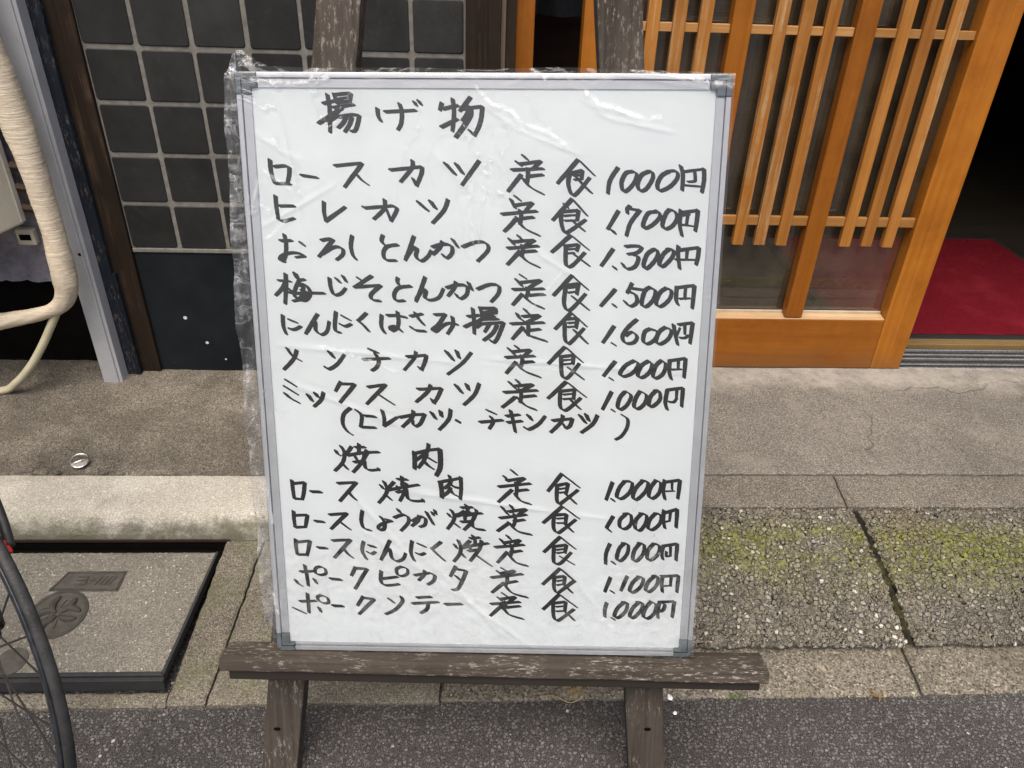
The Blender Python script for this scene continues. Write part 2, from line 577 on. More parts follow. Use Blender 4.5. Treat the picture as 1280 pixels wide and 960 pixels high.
# gutter slabs around the utility cover
z_gl = lambda x, y: lerp(.082, .010, (-y - .513) / .317) + .002 * fb(x * 6, y * 6)
slab('gutter_slab', -.494, -.4225, -.832, -.513, z_gl, m_gutter, .07, .004, .002, -.027, -.034, .003)
slab('gutter_slab', -.4185, MIDX, -.832, -.513, z_gl, m_gutter, .07, .004, .002, -.034, 0, .003)
slab('gutter_slab', -.99, -.522, -.834, -.8105, z_gl, m_gutter, .05, .004, .002, 0, 0, .003)
slab('gutter_slab', -1.5, -.994, -.832, -.513, z_gl, m_gutter, .05, .012, .001)
slab('gutter_slab', -6, -1.504, -.832, -.513, z_gl, m_gutter, .05, .05, .001)

# ------------------------------------------------------------------ the inside of the shop (dim)
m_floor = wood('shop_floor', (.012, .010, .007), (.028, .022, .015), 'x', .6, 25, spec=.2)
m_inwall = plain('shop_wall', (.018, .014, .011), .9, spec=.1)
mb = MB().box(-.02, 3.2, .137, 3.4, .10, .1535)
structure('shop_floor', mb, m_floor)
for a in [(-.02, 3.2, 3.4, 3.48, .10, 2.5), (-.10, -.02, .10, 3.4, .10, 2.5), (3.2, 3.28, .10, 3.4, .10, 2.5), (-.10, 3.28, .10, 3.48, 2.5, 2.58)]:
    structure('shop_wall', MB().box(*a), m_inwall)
# black block painted in for the shade of the crawl space under the neighbouring wall
structure('crawl_space_dark', MB().box(-6, -.905, .045, .13, .10, .385), m_dark)
structure('gutter_gap_dark', MB().box(-.99, -.488, -.5330, -.5108, .0, .052), m_dark)  # black strips painted in for the shade of the gap behind the cover
structure('gutter_gap_dark', MB().box(-.99, -.488, -.5116, -.5105, .0525, .0765), m_dark)

# moss grown into the joint between the ramp slabs, broken bits at the kerb's back edge
mm = MB()
ms = lin(-.74, -.475, .004)
for y in ms:
    t = (-y - .471) / .274
    xc = .7915 + t * .0165
    hw = .0065 + .002 * fb(y * 40, 1)
    z = z_r(.7, y) - .009 + .005 * fb(y * 60, 4)
    for dx in (-1, -.4, .3, 1):
        mm.v.append(Vector((xc + dx * hw + .001 * fb(y * 90, dx * 5), y, z + .003 * (1 - dx * dx) + .0025 * fb(y * 120, dx * 9))))
mm.f = [(4 * j + k, 4 * (j + 1) + k, 4 * (j + 1) + k + 1, 4 * j + k + 1) for j in range(len(ms) - 1) for k in range(3)]
M = Mat('dark_joint_moss')
n = M.noise(160, 5, .75, M.wpos)
n2 = M.noise(14, 4, .6, M.wpos)
c = M.mix(M.maprange(n, .35, .65), (.022, .020, .012), (.085, .082, .025))
c = M.mix(M.maprange(n2, .45, .6), (.016, .014, .011), c)
M.set(col=c, rough=.95, spec=.1, normal=M.bump(n, 1.0, .004))
tag(obj('joint_moss', mm, M.m, smooth=True), 'dark green moss filling the crooked joint between the two mossy ramp slabs', 'moss', kind='stuff')


def chip(x, y, z, r, seed):
    rc = random.Random(seed)
    m = MB()
    n = 9
    for lev, (s, h) in enumerate(((1.0, -.004), (.95, .35), (.6, .62))):
        for k in range(n):
            a = 2 * math.pi * k / n
            q = r * s * (.75 + .4 * rc.random())
            m.v.append(Vector((x + q * math.cos(a) * 1.3, y + q * math.sin(a) * .8, z + h * r * (.8 + .3 * rc.random()))))
    m.f = [(l * n + k, l * n + (k + 1) % n, (l + 1) * n + (k + 1) % n, (l + 1) * n + k) for l in range(2) for k in range(n)] + [tuple(2 * n + k for k in range(n))]
    o = obj('concrete_chip', m, m_apron_l if seed % 2 else m_gutter)
    return tag(o, 'small broken concrete chip in the crumbled strip behind the pale kerb', 'concrete chip', 'concrete chips behind the pale kerb')


for i, (x, y, r) in enumerate(((-.905, -.372, .012), (-.872, -.374, .009), (-.80, -.370, .014), (-.776, -.374, .008), (-.862, -.356, .006), (-.93, -.366, .009), (-.742, -.376, .007))):
    chip(x, y, z_apron_l(x, y) - .001, r, i)

# ------------------------------------------------------------------ facade materials
m_tile = plain('charcoal_tile', (.022, .0215, .021), .5, var=.30, scale=16, bump=.25, spec=.16)
M = Mat('charcoal_tile_face')
cell = M.t.nodes.new("ShaderNodeTexWhiteNoise"); cell.noise_dimensions = '3D'
sn = M.t.nodes.new("ShaderNodeVectorMath"); sn.operation = 'SNAP'
M.put(sn.inputs[0], M.mapv((1, 1, 1), (.672 + 5 * .1077, 0.02, -.4840), M.wpos)); sn.inputs[1].default_value = (.1077, 1.0, .1060)
M.put(cell.inputs[0], sn.outputs[0])
n = M.noise(14, 6, .65); n2 = M.noise(55, 4, .7); n3 = M.noise(3, 3, .5)
c = M.mix(M.maprange(n, .3, .7), (.016, .0158, .0155), (.028, .0275, .0265))
c = M.mix(1.0, c, M.ramp(cell.outputs[0], [(0, .82), (1, 1.15)]), 'MULTIPLY')
c = M.mix(M.math('MULTIPLY', M.maprange(n2, .58, .74), M.maprange(n3, .4, .62, 0, .2)), c, (.085, .08, .072))
M.set(col=c, rough=M.maprange(cell.outputs[0], 0, 1, .40, .62), spec=.2, normal=M.bump(M.math('ADD', n, M.math('MULTIPLY', n2, .4)), .3, .0012))
m_tile = M.m
m_grout = plain('grey_grout', (.155, .147, .13), .9, var=.35, scale=60, bump=.6)
m_post = wood('brown_post', (.010, .007, .005), (.036, .024, .017), 'z', .75, 130, 1.1, wear=(.08, .055, .039), spec=.12)
m_post_grey = wood('greyed_post', (.045, .030, .021), (.15, .112, .083), 'z', .8, 120, wear=(.2, .165, .13))
m_orange = wood('varnished_cedar', (.22, .066, .004), (.36, .130, .013), 'z', .36, 80, 1.1, bump=.14, spec=.35, grime=.72)
m_orange_x = wood('varnished_cedar_rail', (.20, .060, .004), (.31, .105, .010), 'x', .34, 70, 1.1, bump=.14, spec=.35, grime=.74)
m_slat = wood('cedar_slat', (.22, .076, .008), (.41, .175, .036), 'z', .42, 85, 1.2, bump=.2, wear=(.42, .29, .15), spec=.4)
m_alu = plain('dull_aluminium', (.40, .405, .425), .5, .15, var=.16, scale=9)
m_alu_b = plain('sill_aluminium', (.62, .61, .59), .32, .9, var=.2, scale=30)
m_navy_wood = wood('navy_painted_board', (.006, .008, .012), (.017, .021, .028), 'z', .75, 90, fleck=(.13, .115, .095), spec=.1)
m_stucco = None


def speckled(name):
    M = Mat(name)
    P = M.co
    n = M.noise(7, 6, .65)
    c = M.mix(M.maprange(n, .3, .7), (.0055, .007, .009), (.0125, .0155, .0185))
    v = M.vor(24, 'F1', P)
    size = M.maprange(M.xyz(v.outputs["Color"])[0], .60, 1.0, 0, .13)
    s = M.math('LESS_THAN', v.outputs["Distance"], size)
    v2 = M.vor(90, 'F1', P)
    s2 = M.math('LESS_THAN', v2.outputs["Distance"], M.maprange(M.xyz(v2.outputs["Color"])[1], .82, 1.0, 0, .16))
    c = M.mix(M.math('MAXIMUM', s, s2), c, (.55, .55, .52))
    M.set(col=c, rough=M.maprange(n, .3, .7, .6, .8), spec=.1, normal=M.bump(M.noise(180, 4), .3, .0008))
    return M.m


m_plinth = speckled('navy_plinth_paint')
M = Mat('lilac_stucco')
hn = M.noise(26, 8, .7)
crk = M.vor(13, 'DISTANCE_TO_EDGE', M.mapv((1, 1, 1), (0, 0, 0), M.noisec(5, 3)))
cm = M.maprange(crk.outputs["Distance"], .0, .012, 1, 0)
c = M.mix(M.maprange(hn, .3, .7), (.13, .12, .15), (.29, .275, .325))
c = M.mix(M.math('MULTIPLY', cm, .8), c, (.03, .028, .03))
M.set(col=c, rough=.9, normal=M.bump(hn, .9, .004))
m_stucco = M.m
m_plaster = plain('grey_plaster', (.30, .28, .25), .9, var=.2, scale=6, bump=.5)

# glass with a brown haze painted in for the reflected street
M = Mat('window_glass')
tr = M.t.nodes.new("ShaderNodeBsdfTransparent"); tr.inputs[0].default_value = (.80, .81, .79, 1)
gl = M.t.nodes.new("ShaderNodeBsdfGlossy"); gl.inputs["Roughness"].default_value = .03
df = M.t.nodes.new("ShaderNodeBsdfDiffuse"); df.inputs[0].default_value = (.33, .27, .18, 1)
fr = M.t.nodes.new("ShaderNodeFresnel"); fr.inputs[0].default_value = 2.3
mx = M.t.nodes.new("ShaderNodeMixShader"); M.t.links.new(fr.outputs[0], mx.inputs[0])
M.t.links.new(tr.outputs[0], mx.inputs[1]); M.t.links.new(gl.outputs[0], mx.inputs[2])
mx2 = M.t.nodes.new("ShaderNodeMixShader")
street_haze = M.maprange(M.noise(9, 6, .7), .35, .75, .05, .17)
M.t.links.new(street_haze, mx2.inputs[0]); M.t.links.new(mx.outputs[0], mx2.inputs[1]); M.t.links.new(df.outputs[0], mx2.inputs[2])
M.t.links.new(mx2.outputs[0], M.out.inputs[0])
m_glass = M.m

# ------------------------------------------------------------------ tiled wall
TX0, TX1 = -.7785, -.024
wall = thing('tiled_wall', 'wall of square charcoal tiles with grey grout above a navy painted plinth', 'wall', ((TX0 + TX1) / 2, .05, .15))
obj('grout_bed', MB().box(TX0, TX1, .0025, .10, .4865, 2.3), m_grout, wall)
obj('mortar_ledge', MB().box(TX0, TX1, -.001, .10, .4755, .4855), m_grout, wall, bevel=.002)
obj('plinth', MB().box(TX0, TX1, .003, .10, .15, .4745), m_plinth, wall)


def round_tile(x0, x1, z0, z1, r=.006, t=.007, y=0.0):
    poly = []
    for cx, cz, a0 in ((x1 - r, z1 - r, 0), (x0 + r, z1 - r, 90), (x0 + r, z0 + r, 180), (x1 - r, z0 + r, 270)):
        for k in range(4):
            a = R(a0 + 30 * k)
            poly.append((cx + r * math.cos(a), cz + r * math.sin(a)))
    n = len(poly)
    jx, jz = random.gauss(0, .0009), random.gauss(0, .0009)
    yo = random.gauss(0, .0003)
    ccx, ccz = (x0 + x1) / 2, (z0 + z1) / 2
    rings = []
    for s, yy in ((1.0, y + t), (1.0, y + .0012), (.975, y + .0002), (.955, y)):
        rings.append([(ccx + (px - ccx) * s + jx, yy + yo + (px - ccx) * jx * 4, ccz + (pz - ccz) * s + jz) for px, pz in poly])
    v = [p for rg in rings for p in rg]
    f = [(a * n + (i + 1) % n, a * n + i, (a + 1) * n + i, (a + 1) * n + (i + 1) % n) for a in range(3) for i in range(n)]
    f = [tuple(reversed(q)) for q in f]
    f.append(tuple(3 * n + i for i in range(n))[::-1])
    return v, f


tiles = MB()
cols = [-.672 + .1077 * k for k in range(-2, 8)]
rows = [.4840 + .1060 * k for k in range(0, 18)]
for i in range(len(cols) - 1):
    for j in range(len(rows) - 1):
        x0, x1 = max(cols[i] + .0045, TX0 + .001), min(cols[i + 1] - .0045, TX1 - .002)
        if x1 - x0 < .015: continue
        z0, z1 = rows[j] + (.0045 if j else .0035), rows[j + 1] - .0045
        if z1 > 2.3: continue
        tiles.add(*round_tile(x0, x1, z0, z1))
obj('tiles', tiles, m_tile, wall, smooth=False)

# upper wall over tiles and door
uw = tag(obj('upper_wall', MB().box(-.93, 4.0, .0, .12, 2.305, 3.4), m_plaster), 'grey plaster wall above the door and the tiles', 'wall')
rw = thing('tiled_wall', 'tiled wall beyond the right end of the open doorway', 'wall', (3.0, .05, .15))
obj('grout_bed', MB().box(2.08, 4.0, .0025, .10, .15, 2.3), m_grout, rw)
tiles = MB()
for i in range(17):
    for j in range(20):
        tiles.add(*round_tile(2.09 + .1077 * i, 2.09 + .1077 * i + .0985, .17 + .106 * j, .17 + .106 * j + .097))
obj('tiles', tiles, m_tile, rw)

# ------------------------------------------------------------------ posts and boards
def rough_post(mb_pts, step=.05, amp=.0012):
    return mb_pts


def upright(x0, x1, y0, y1, z0, z1, amp=.001, lean=0.0):
    """long square timber with slightly uneven arrises"""
    zs = lin(z0, z1, .04)
    m = MB()
    for z in zs:
        for (x, y) in ((x0, y0), (x1, y0), (x1, y1), (x0, y1)):
            m.v.append(Vector((x + amp * fb(x * 3 + y, z * 7) + lean * (z - z0), y + amp * fb(y * 9 + 5, z * 6 + x), z)))
    n = len(zs)
    for j in range(n - 1):
        for k in range(4):
            k2 = (k + 1) % 4
            m.f.append((j * 4 + k, j * 4 + k2, (j + 1) * 4 + k2, (j + 1) * 4 + k))
    m.f += [(3, 2, 1, 0), tuple((n - 1) * 4 + k for k in range(4))]
    return m


tag(obj('wooden_post', upright(-.8375, -.7785, -.006, .09, .155, 2.3), m_post, bevel=.002),
    'dark brown timber post at the left edge of the charcoal tiles', 'post')
pc = thing('wooden_post', 'dark brown timber post between the charcoal tiles and the orange door frame', 'post', (.02, .04, .15))
obj('post_body', upright(-.0255, .0435, -.012, .09, .155, 2.3), m_post, pc, bevel=.002)
obj('cover_strip', upright(.044, .0535, -.006, .06, .155, 2.3), m_post_grey, pc, bevel=.001)
obj('side_board', upright(.054, .0735, -.002, .06, .155, 2.3), m_post, pc, bevel=.001)
nb = thing('painted_board', 'narrow navy painted board beside the grey aluminium strip', 'board', (-.83, -.03, .135))
obj('board', upright(-.858, -.829, -.020, .06, .135, 2.3, .0015), m_navy_wood, nb, bevel=.0015)
obj('foot_block', upright(-.8285, -.8215, -.021, -.0065, .137, .43, .0015), m_navy_wood, nb, bevel=.002)
obj('pale_edging', upright(-.8625, -.8585, -.024, .0, .133, 2.3, .0008), wood('pale_edging', (.16, .13, .1), (.32, .27, .21), 'z', .8, 80), nb)
al = thing('aluminium_strip', 'upright dull grey aluminium strip left of the navy board', 'trim', (-.87, -.045, .135))
m = MB().box(-.898, -.862, -.055, -.010, .135, 2.4)
obj('face', m, m_alu, al, bevel=.0025)
obj('flange', MB().box(-.8615, -.8535, -.0525, -.010, .133, 2.4), m_alu, al, bevel=.0012)
sc = MB()
for q in range(12):
    a = 2 * math.pi * q / 12
    sc.v.append(Vector((-.868 + .0035 * math.cos(a), -.0568, .492 + .0035 * math.sin(a))))
sc.v.append(Vector((-.868, -.0578, .492)))
sc.f = [(q, (q + 1) % 12, 12) for q in range(12)]
obj('screw', sc, m_dark, al)

# ------------------------------------------------------------------ neighbouring stucco wall, air conditioner, pipes
lw = MB()
lx = [-6, -3, -1.6] + lin(-1.4, -.90, .012)
bot = [.392 + .006 * fb(x * 30, 2.0) for x in lx]
for x, zb in zip(lx, bot):
    lw.v += [Vector((x, .016, zb)), Vector((x, .016, 3.4)), Vector((x, .14, zb + .004)), Vector((x, .14, 3.4))]
for i in range(len(lx) - 1):
    a, b = 4 * i, 4 * i + 4
    lw.f += [(a, b, b + 1, a + 1), (a + 2, a, a + 1, a + 3)[:0] or (a, a + 2, b + 2, b), (a + 1, b + 1, b + 3, a + 3), (a + 2, a + 3, b + 3, b + 2)]
tag(obj('stucco_wall', lw, m_stucco), 'lilac grey stucco wall with a ragged lower edge behind the beige pipe', 'wall')

m_beige = plain('aged_beige_plastic', (.60, .56, .46), .5, var=.12, scale=9)
M = Mat('cream_wrap_tape')
wv = M.noise(1.0, 5, .7, M.mapv((16, 16, 210)), .25)
wm = M.maprange(M.math('ABSOLUTE', M.math('SUBTRACT', wv, .48)), 0, .035, 1, 0)
n = M.noise(14, 6, .65)
c = M.mix(M.maprange(n, .3, .7), (.52, .44, .33), (.66, .57, .44))
c = M.mix(M.math('MULTIPLY', wm, .42), c, (.26, .20, .135))
M.set(col=c, rough=.5, normal=M.bump(wv, .8, .003))
m_tape = M.m
m_hose = plain('cream_hose_plastic', (.50, .46, .32), .5, var=.15)
m_brass = plain('brown_brass', (.045, .024, .016), .7, .1)
m_black = plain('black_rubber', (.016, .016, .017), .6, var=.3)

ac = thing('air_conditioner', 'off white air conditioner unit cut by the left edge behind the beige pipe', 'air conditioner', (-1.15, -.07, .552))
A = Vector((-.976, -.03, .552)); B2 = Vector((-.9953, -.1008, .552))
dv = (B2 - A).normalized(); nv = Vector((dv.y, -dv.x, 0))
if nv.x > 0: nv = -nv
p = [A, A + dv * .22, A + dv * .22 + nv * .6, A + nv * .6]
obj('casing', MB().hexa([q for q in p] + [q + Vector((0, 0, .52)) for q in p]), m_beige, ac, bevel=.006, seg=3)
e = .0025
p = [A + nv * -e + dv * .0 + Vector((0, 0, .0)), A + dv * .012 - nv * e, A + dv * .012 + nv * .002, A + nv * .002]
p = [q + Vector((0, 0, .006)) for q in p]
obj('side_seam', MB().hexa([q for q in p] + [q + Vector((0, 0, .50)) for q in p]), plain('grey_seam', (.42, .40, .35), .6), ac, bevel=.001)
for zz in (.585, .63, .675):
    nut = MB()
    nut.tube([(-.975, -.022, zz), (-.938, -.024, zz - .004)], [.011, .009], 6)
    obj('valve_nut', nut, m_brass, ac, bevel=.001)
br = MB().box(-1.024, -.984, -.004, .0155, .489, .527)
bk = thing('wall_bracket', 'small beige slotted bracket on the stucco wall under the air conditioner', 'bracket', (-1.0, .01, .488))
obj('plate', br, m_beige, bk, bevel=.004)
obj('slot', MB().box(-1.016, -.992, -.0052, -.0042, .502, .515), m_dark, bk)


def corrugated(name, pts, rad, mat, pitch, amp, irr, parent):
    path = smooth_path(pts, 40)
    # resample to even rings
    out = [path[0]]; acc = 0.0
    for a, b in zip(path, path[1:]):
        d = (b - a).length
        while acc + d >= pitch:
            a = a + (b - a) * ((pitch - acc) / d)
            d = (b - a).length
            out.append(a); acc = 0.0
        acc += d
    m = MB()
    n = 28
    L = len(out)
    rr = [(rad(i / (L - 1)) if callable(rad) else rad) for i in range(L)]
    m.tube(out, rr, n)
    for i in range(L):
        c = out[i]
        for k in range(n):
            v = m.v[i * n + k]
            q = (v - c)
            a_ = 2 * math.pi * k / n
            ph = i * 1.15 + irr * (2.2 * fb(math.cos(a_) * .9, math.sin(a_) * .9 + i * .035, 5) + .7 * math.cos(a_ + 1.0))
            w = amp * math.sin(ph if irr > .5 else i * math.pi) * (1 + irr * 1.1 * fb(math.cos(a_) * 1.3, i * .05 + math.sin(a_), 2)) + irr * .0018 * fb(math.cos(a_), i * .03 + math.sin(a_), 3)
            m.v[i * n + k] = c + q * (1 + w / rr[i])
    return obj(name, m, mat, parent, smooth=True)


def pipe_r(t):
    tab = [(0, .032), (.36, .0315), (.45, .029), (.52, .0245), (.57, .0225), (.60, .0245), (.635, .025), (.66, .020), (.685, .0145), (.72, .016), (.78, .0205), (1, .021)]
    for (a, fa), (b, f2) in zip(tab, tab[1:]):
        if t <= b:
            return fa + (f2 - fa) * (t - a) / (b - a)
    return .024


pipe = thing('insulated_pipe', 'thick cream taped pipe bending left in front of the grey aluminium strip', 'pipe', (-.89, -.11, .35))
corrugated('wrapped_pipe', [(-.93, -.10, 1.6), (-.925, -.105, 1.2), (-.906, -.11, .95), (-.894, -.11, .87), (-.887, -.11, .80), (-.882, -.11, .725), (-.880, -.11, .65), (-.879, -.11, .5644),
                            (-.883, -.11, .478), (-.890, -.11, .428), (-.916, -.11, .392), (-.970, -.11, .371), (-1.053, -.108, .353), (-1.2, -.10, .33), (-1.5, -.09, .31)],
           pipe_r, m_tape, .0022, .00012, 1.3, pipe)
corrugated('drain_hose', [(-.925, -.105, .378), (-.940, -.106, .355), (-.975, -.108, .300), (-1.0165, -.108, .244), (-1.068, -.105, .192), (-1.117, -.10, .164), (-1.25, -.08, .158)],
           .0088, m_hose, .0026, .0006, .25, pipe)

# ------------------------------------------------------------------ door frame, tracks and sliding door
fr_ = thing('door_frame', 'orange varnished door frame around the open shop doorway', 'door frame', (1.0, .06, .165))
obj('jamb', MB().box(.0745, .112, .028, .125, .166, 2.1), m_orange, fr_, bevel=.002)
obj('jamb', MB().box(1.98, 2.06, .028, .125, .166, 2.1), m_orange, fr_, bevel=.002)
obj('lintel', MB().box(.06, 2.075, .02, .13, 2.101, 2.25), m_orange_x, fr_, bevel=.003)
obj('transom', MB().box(.054, 2.0795, .03, .11, 2.251, 2.30), m_orange_x, fr_, bevel=.003)
tk = thing('door_track', 'ribbed aluminium door track on the threshold in front of the red mat', 'track', (1.0, .08, .165))
base = MB().box(.113, 1.979, .012, .137, .150, .1585)
obj('track_base', base, plain('dark_track', (.022, .020, .018), .7, .2), tk, bevel=.001)  # near-black base between the bright ribs
for y0, y1, h in ((.012, .022, .0045), (.036, .043, .008), (.060, .068, .005), (.085, .092, .008), (.108, .114, .007), (.130, .1365, .009)):
    obj('rib', MB().box(.1135, 1.9785, y0, y1, .159, .159 + h), m_alu_b, tk, bevel=.0015)
tag(obj('threshold_board', MB().box(.0, 1.979, .158, .1895, .15, .171), wood('worn_gold_board', (.13, .08, .028), (.30, .20, .08), 'x', .6, 60, wear=(.07, .045, .025), fleck=(.10, .08, .05)), bevel=.003),
    'worn golden timber strip between the door track and the red mat', 'threshold')

door = thing('sliding_door', 'orange lattice sliding door with glass panes right behind the whiteboard', 'door', (.66, .05, .167))
Y0, Y1 = .030, .074                                     # leaf thickness
DX0, DX1, DT = .211, 1.109, 2.03
obj('stile', MB().box(DX0, .291, Y0, Y1, .1675, DT), m_orange, door, bevel=.002)
obj('stile', MB().box(1.030, DX1, Y0, Y1, .1675, DT), m_orange, door, bevel=.002)
rail = MB().hexa([(.2915, Y0, .1675), (1.0295, Y0, .1675), (1.0295, Y1, .1675), (.2915, Y1, .1675),
                  (.2915, Y0 + .001, .308), (1.0295, Y0 + .001, .308), (1.0295, Y1, .311), (.2915, Y1, .311)])
obj('bottom_rail', rail, m_orange_x, door, bevel=.002)
obj('rail_cap', MB().hexa([(.2925, .0315, .3085), (1.0285, .0315, .3085), (1.0285, .0575, .3115), (.2925, .0575, .3115), (.2925, .0325, .3100), (1.0285, .0325, .3100), (1.0285, .0575, .3130), (.2925, .0575, .3130)]), wood('worn_rail_edge', (.27, .14, .055), (.50, .35, .20), 'x', .5, 60), door)
obj('glazing_bead', MB().box(.2925, 1.0285, .058, .0635, .3115, .319), plain('pale_bead', (.42, .36, .26), .5), door, bevel=.001)
obj('top_rail', MB().box(.2915, 1.0295, Y0 + .001, Y1, 1.93, DT), m_orange_x, door, bevel=.002)
for x0, x1 in ((.5133, .5556), (.7725, .8150)):
    obj('mullion', MB().box(x0, x1, Y0 + .002, .063, .3125, 1.9295), m_orange, door, bevel=.002)
for gi, (a, b) in enumerate(((.2915, .5133), (.5556, .7725), (.8150, 1.030))):
    w = (b - a)
    for k in range(3):
        xc = a + w * (k + 1) / 4 + (.002, 0, -.002)[k] + .004
        obj('slat', MB().box(xc - .0128, xc + .0128, Y0 + .004, .050, .502 + random.uniform(-.001, .001), 1.9285), m_slat, door, bevel=.0012)
    for z0, z1 in ((.5505, .5725), (.9595, .9765), (1.37, 1.39)):
        xs_ = [a + .0005] + [q for k in range(3) for q in (a + w * (k + 1) / 4 + (.002, 0, -.002)[k] + .004 - .0132, a + w * (k + 1) / 4 + (.002, 0, -.002)[k] + .004 + .0132)] + [b - .0005]
        mb = MB()
        for q in range(0, 8, 2):
            mb.box(xs_[q], xs_[q + 1], Y0 + .008, .048, z0, z1)
        obj('cross_bar', mb, wood('cedar_bar', (.26, .11, .022), (.44, .22, .068), 'x', .45, 70, wear=(.46, .36, .22)) if gi == 0 and z0 < .6 else bpy.data.materials['cedar_bar'], door, bevel=.0012)
obj('pane', MB().add([(.292, .066, .312), (1.0295, .066, .312), (1.0295, .066, 1.93), (.292, .066, 1.93)], [(0, 1, 2, 3)]), m_glass, door)

# things inside
M = Mat('red_carpet')
n = M.noise(240, 4, .7); n2 = M.noise(9, 5, .6); n3 = M.noise(45, 4, .6)
c = M.mix(M.maprange(n, .3, .7), (.065, .0025, .006), (.16, .0065, .015))
c = M.mix(M.maprange(n2, .5, .75, 0, .4), c, (.22, .02, .03))
M.set(col=c, rough=.95, spec=.1, normal=M.bump(M.math('ADD', n, n3), .9, .003))
m_carpet = M.m
mat = thing('door_mat', 'red carpet mat with a black border just inside the doorway', 'mat', (1.47, .58, .155))
gx = lin(1.058, 1.895, .012); gy = lin(.214, .952, .012)
wr = lambda x, y: .1722 + .0022 * max(0, 1 - abs(noise.noise(Vector((x * 4 - y * 5, y * 2 + x, 3)))) * 9) + .0008 * fb(x * 9, y * 9)
obj('pile', grid(gx, gy, lambda x, y: (x, y, wr(x, y))), m_carpet, mat, smooth=True)
obj('border', MB().box(1.036, 1.917, .190, .974, .1545, .1705), m_black, mat, bevel=.003)
ct = thing('wooden_counter', 'dark reddish wooden counter seen in the gap left of the door', 'counter', (.3, 1.5, .15))
m_cw = wood('counter_wood', (.05, .02, .012), (.10, .04, .022), 'x', .4, 30)
obj('counter_top', MB().box(.0, 1.0, 1.2, 1.7, .82, .86), m_cw, ct, bevel=.004)
obj('counter_front', MB().box(.02, .98, 1.25, 1.28, .154, .819), m_cw, ct)
cl = grid(lin(.10, .55, .015), lin(0, 1, .02), lambda x, t: (x, .95 + .02 * math.sin(x * 46) * (1 - t * .6) + .012 * fb(x * 6, t * 3), .875 + .9 * t + .02 * fb(x * 4, 3)))
tag(obj('hanging_cloth', cl, plain('dark_grey_cloth', (.07, .072, .078), .95), smooth=True), 'dark grey cloth hanging in the gap left of the door', 'cloth')
stl = thing('stool', 'dark stool standing on the shop floor behind the glass', 'stool', (.55, 1.0, .154))
seat = MB().tube([(.55, 1.0, .58), (.55, 1.0, .62)], .15, 24)
obj('seat', seat, plain('stool_vinyl', (.035, .012, .010), .5), stl, bevel=.006)
for a in range(4):
    q = R(45 + 90 * a)
    obj('leg', MB().tube([(.55 + .11 * math.cos(q), 1.0 + .11 * math.sin(q), .579), (.55 + .16 * math.cos(q), 1.0 + .16 * math.sin(q), .154)], .014, 10), m_cw, stl)


# ------------------------------------------------------------------ menu board on its easel
BO = Vector((-.2856, -.9086, .2449))
eu = Vector((.9980, -.0558, .0303)).normalized()
ev = Vector((-.0112, .3153, .9489)); ev = (ev - eu * ev.dot(eu)).normalized()
ew = eu.cross(ev)
BM = Matrix((eu, ev, ew)).transposed().to_4x4()
BM.translation = BO
BW, BH = .600, .787

M = Mat('whiteboard_enamel')
n = M.noise(5, 5, .6)
M.set(col=M.mix(n, (.745, .785, .79), (.80, .835, .84)), rough=.35, spec=.3)
m_panel = M.m
m_frame = plain('brushed_frame', (.50, .51, .535), .4, .25, var=.10, scale=18, bump=.1)
m_cap = plain('grey_blue_plastic', (.115, .14, .155), .5, var=.15)
M = Mat('marker_ink')
n = M.noise(90, 5, .75); n2 = M.noise(26, 3, .5)
M.set(col=M.mix(M.maprange(n, .55, .78), (.006, .0055, .0065), (.034, .031, .034)), rough=M.maprange(n2, .3, .7, .3, .55), spec=.35)
m_ink = M.m

board = thing('menu_board', 'whiteboard menu handwritten in black marker standing on the wooden easel', 'menu board', mat=BM)
obj('panel', MB().box(.004, BW - .004, .004, BH - .004, -.013, -.004), m_panel, board, local=True)
FW = .0175


def frame_bar(x0, x1, y0, y1, outer):
    """aluminium section: raised outer lip, groove, flat inner land; outer = side the lip is on"""
    m = MB()
    lip, gr = .0062, .0071
    if outer in 'LR':
        a = (x0, x0 + lip, x0 + gr, x1) if outer == 'L' else (x1, x1 - lip, x1 - gr, x0)
        s = [tuple(sorted(a[i:i + 2])) for i in range(3)]
        m.box(*s[0], y0, y1, -.016, .0012); m.box(*s[1], y0, y1, -.016, -.0035); m.box(*s[2], y0, y1, -.0042, -.0012)
    else:
        a = (y1, y1 - lip, y1 - gr, y0) if outer == 'T' else (y0, y0 + lip, y0 + gr, y1)
        s = [tuple(sorted(a[i:i + 2])) for i in range(3)]
        m.box(x0, x1, *s[0], -.016, .0012); m.box(x0, x1, *s[1], -.016, -.0035); m.box(x0, x1, *s[2], -.0042, -.0012)
    return m


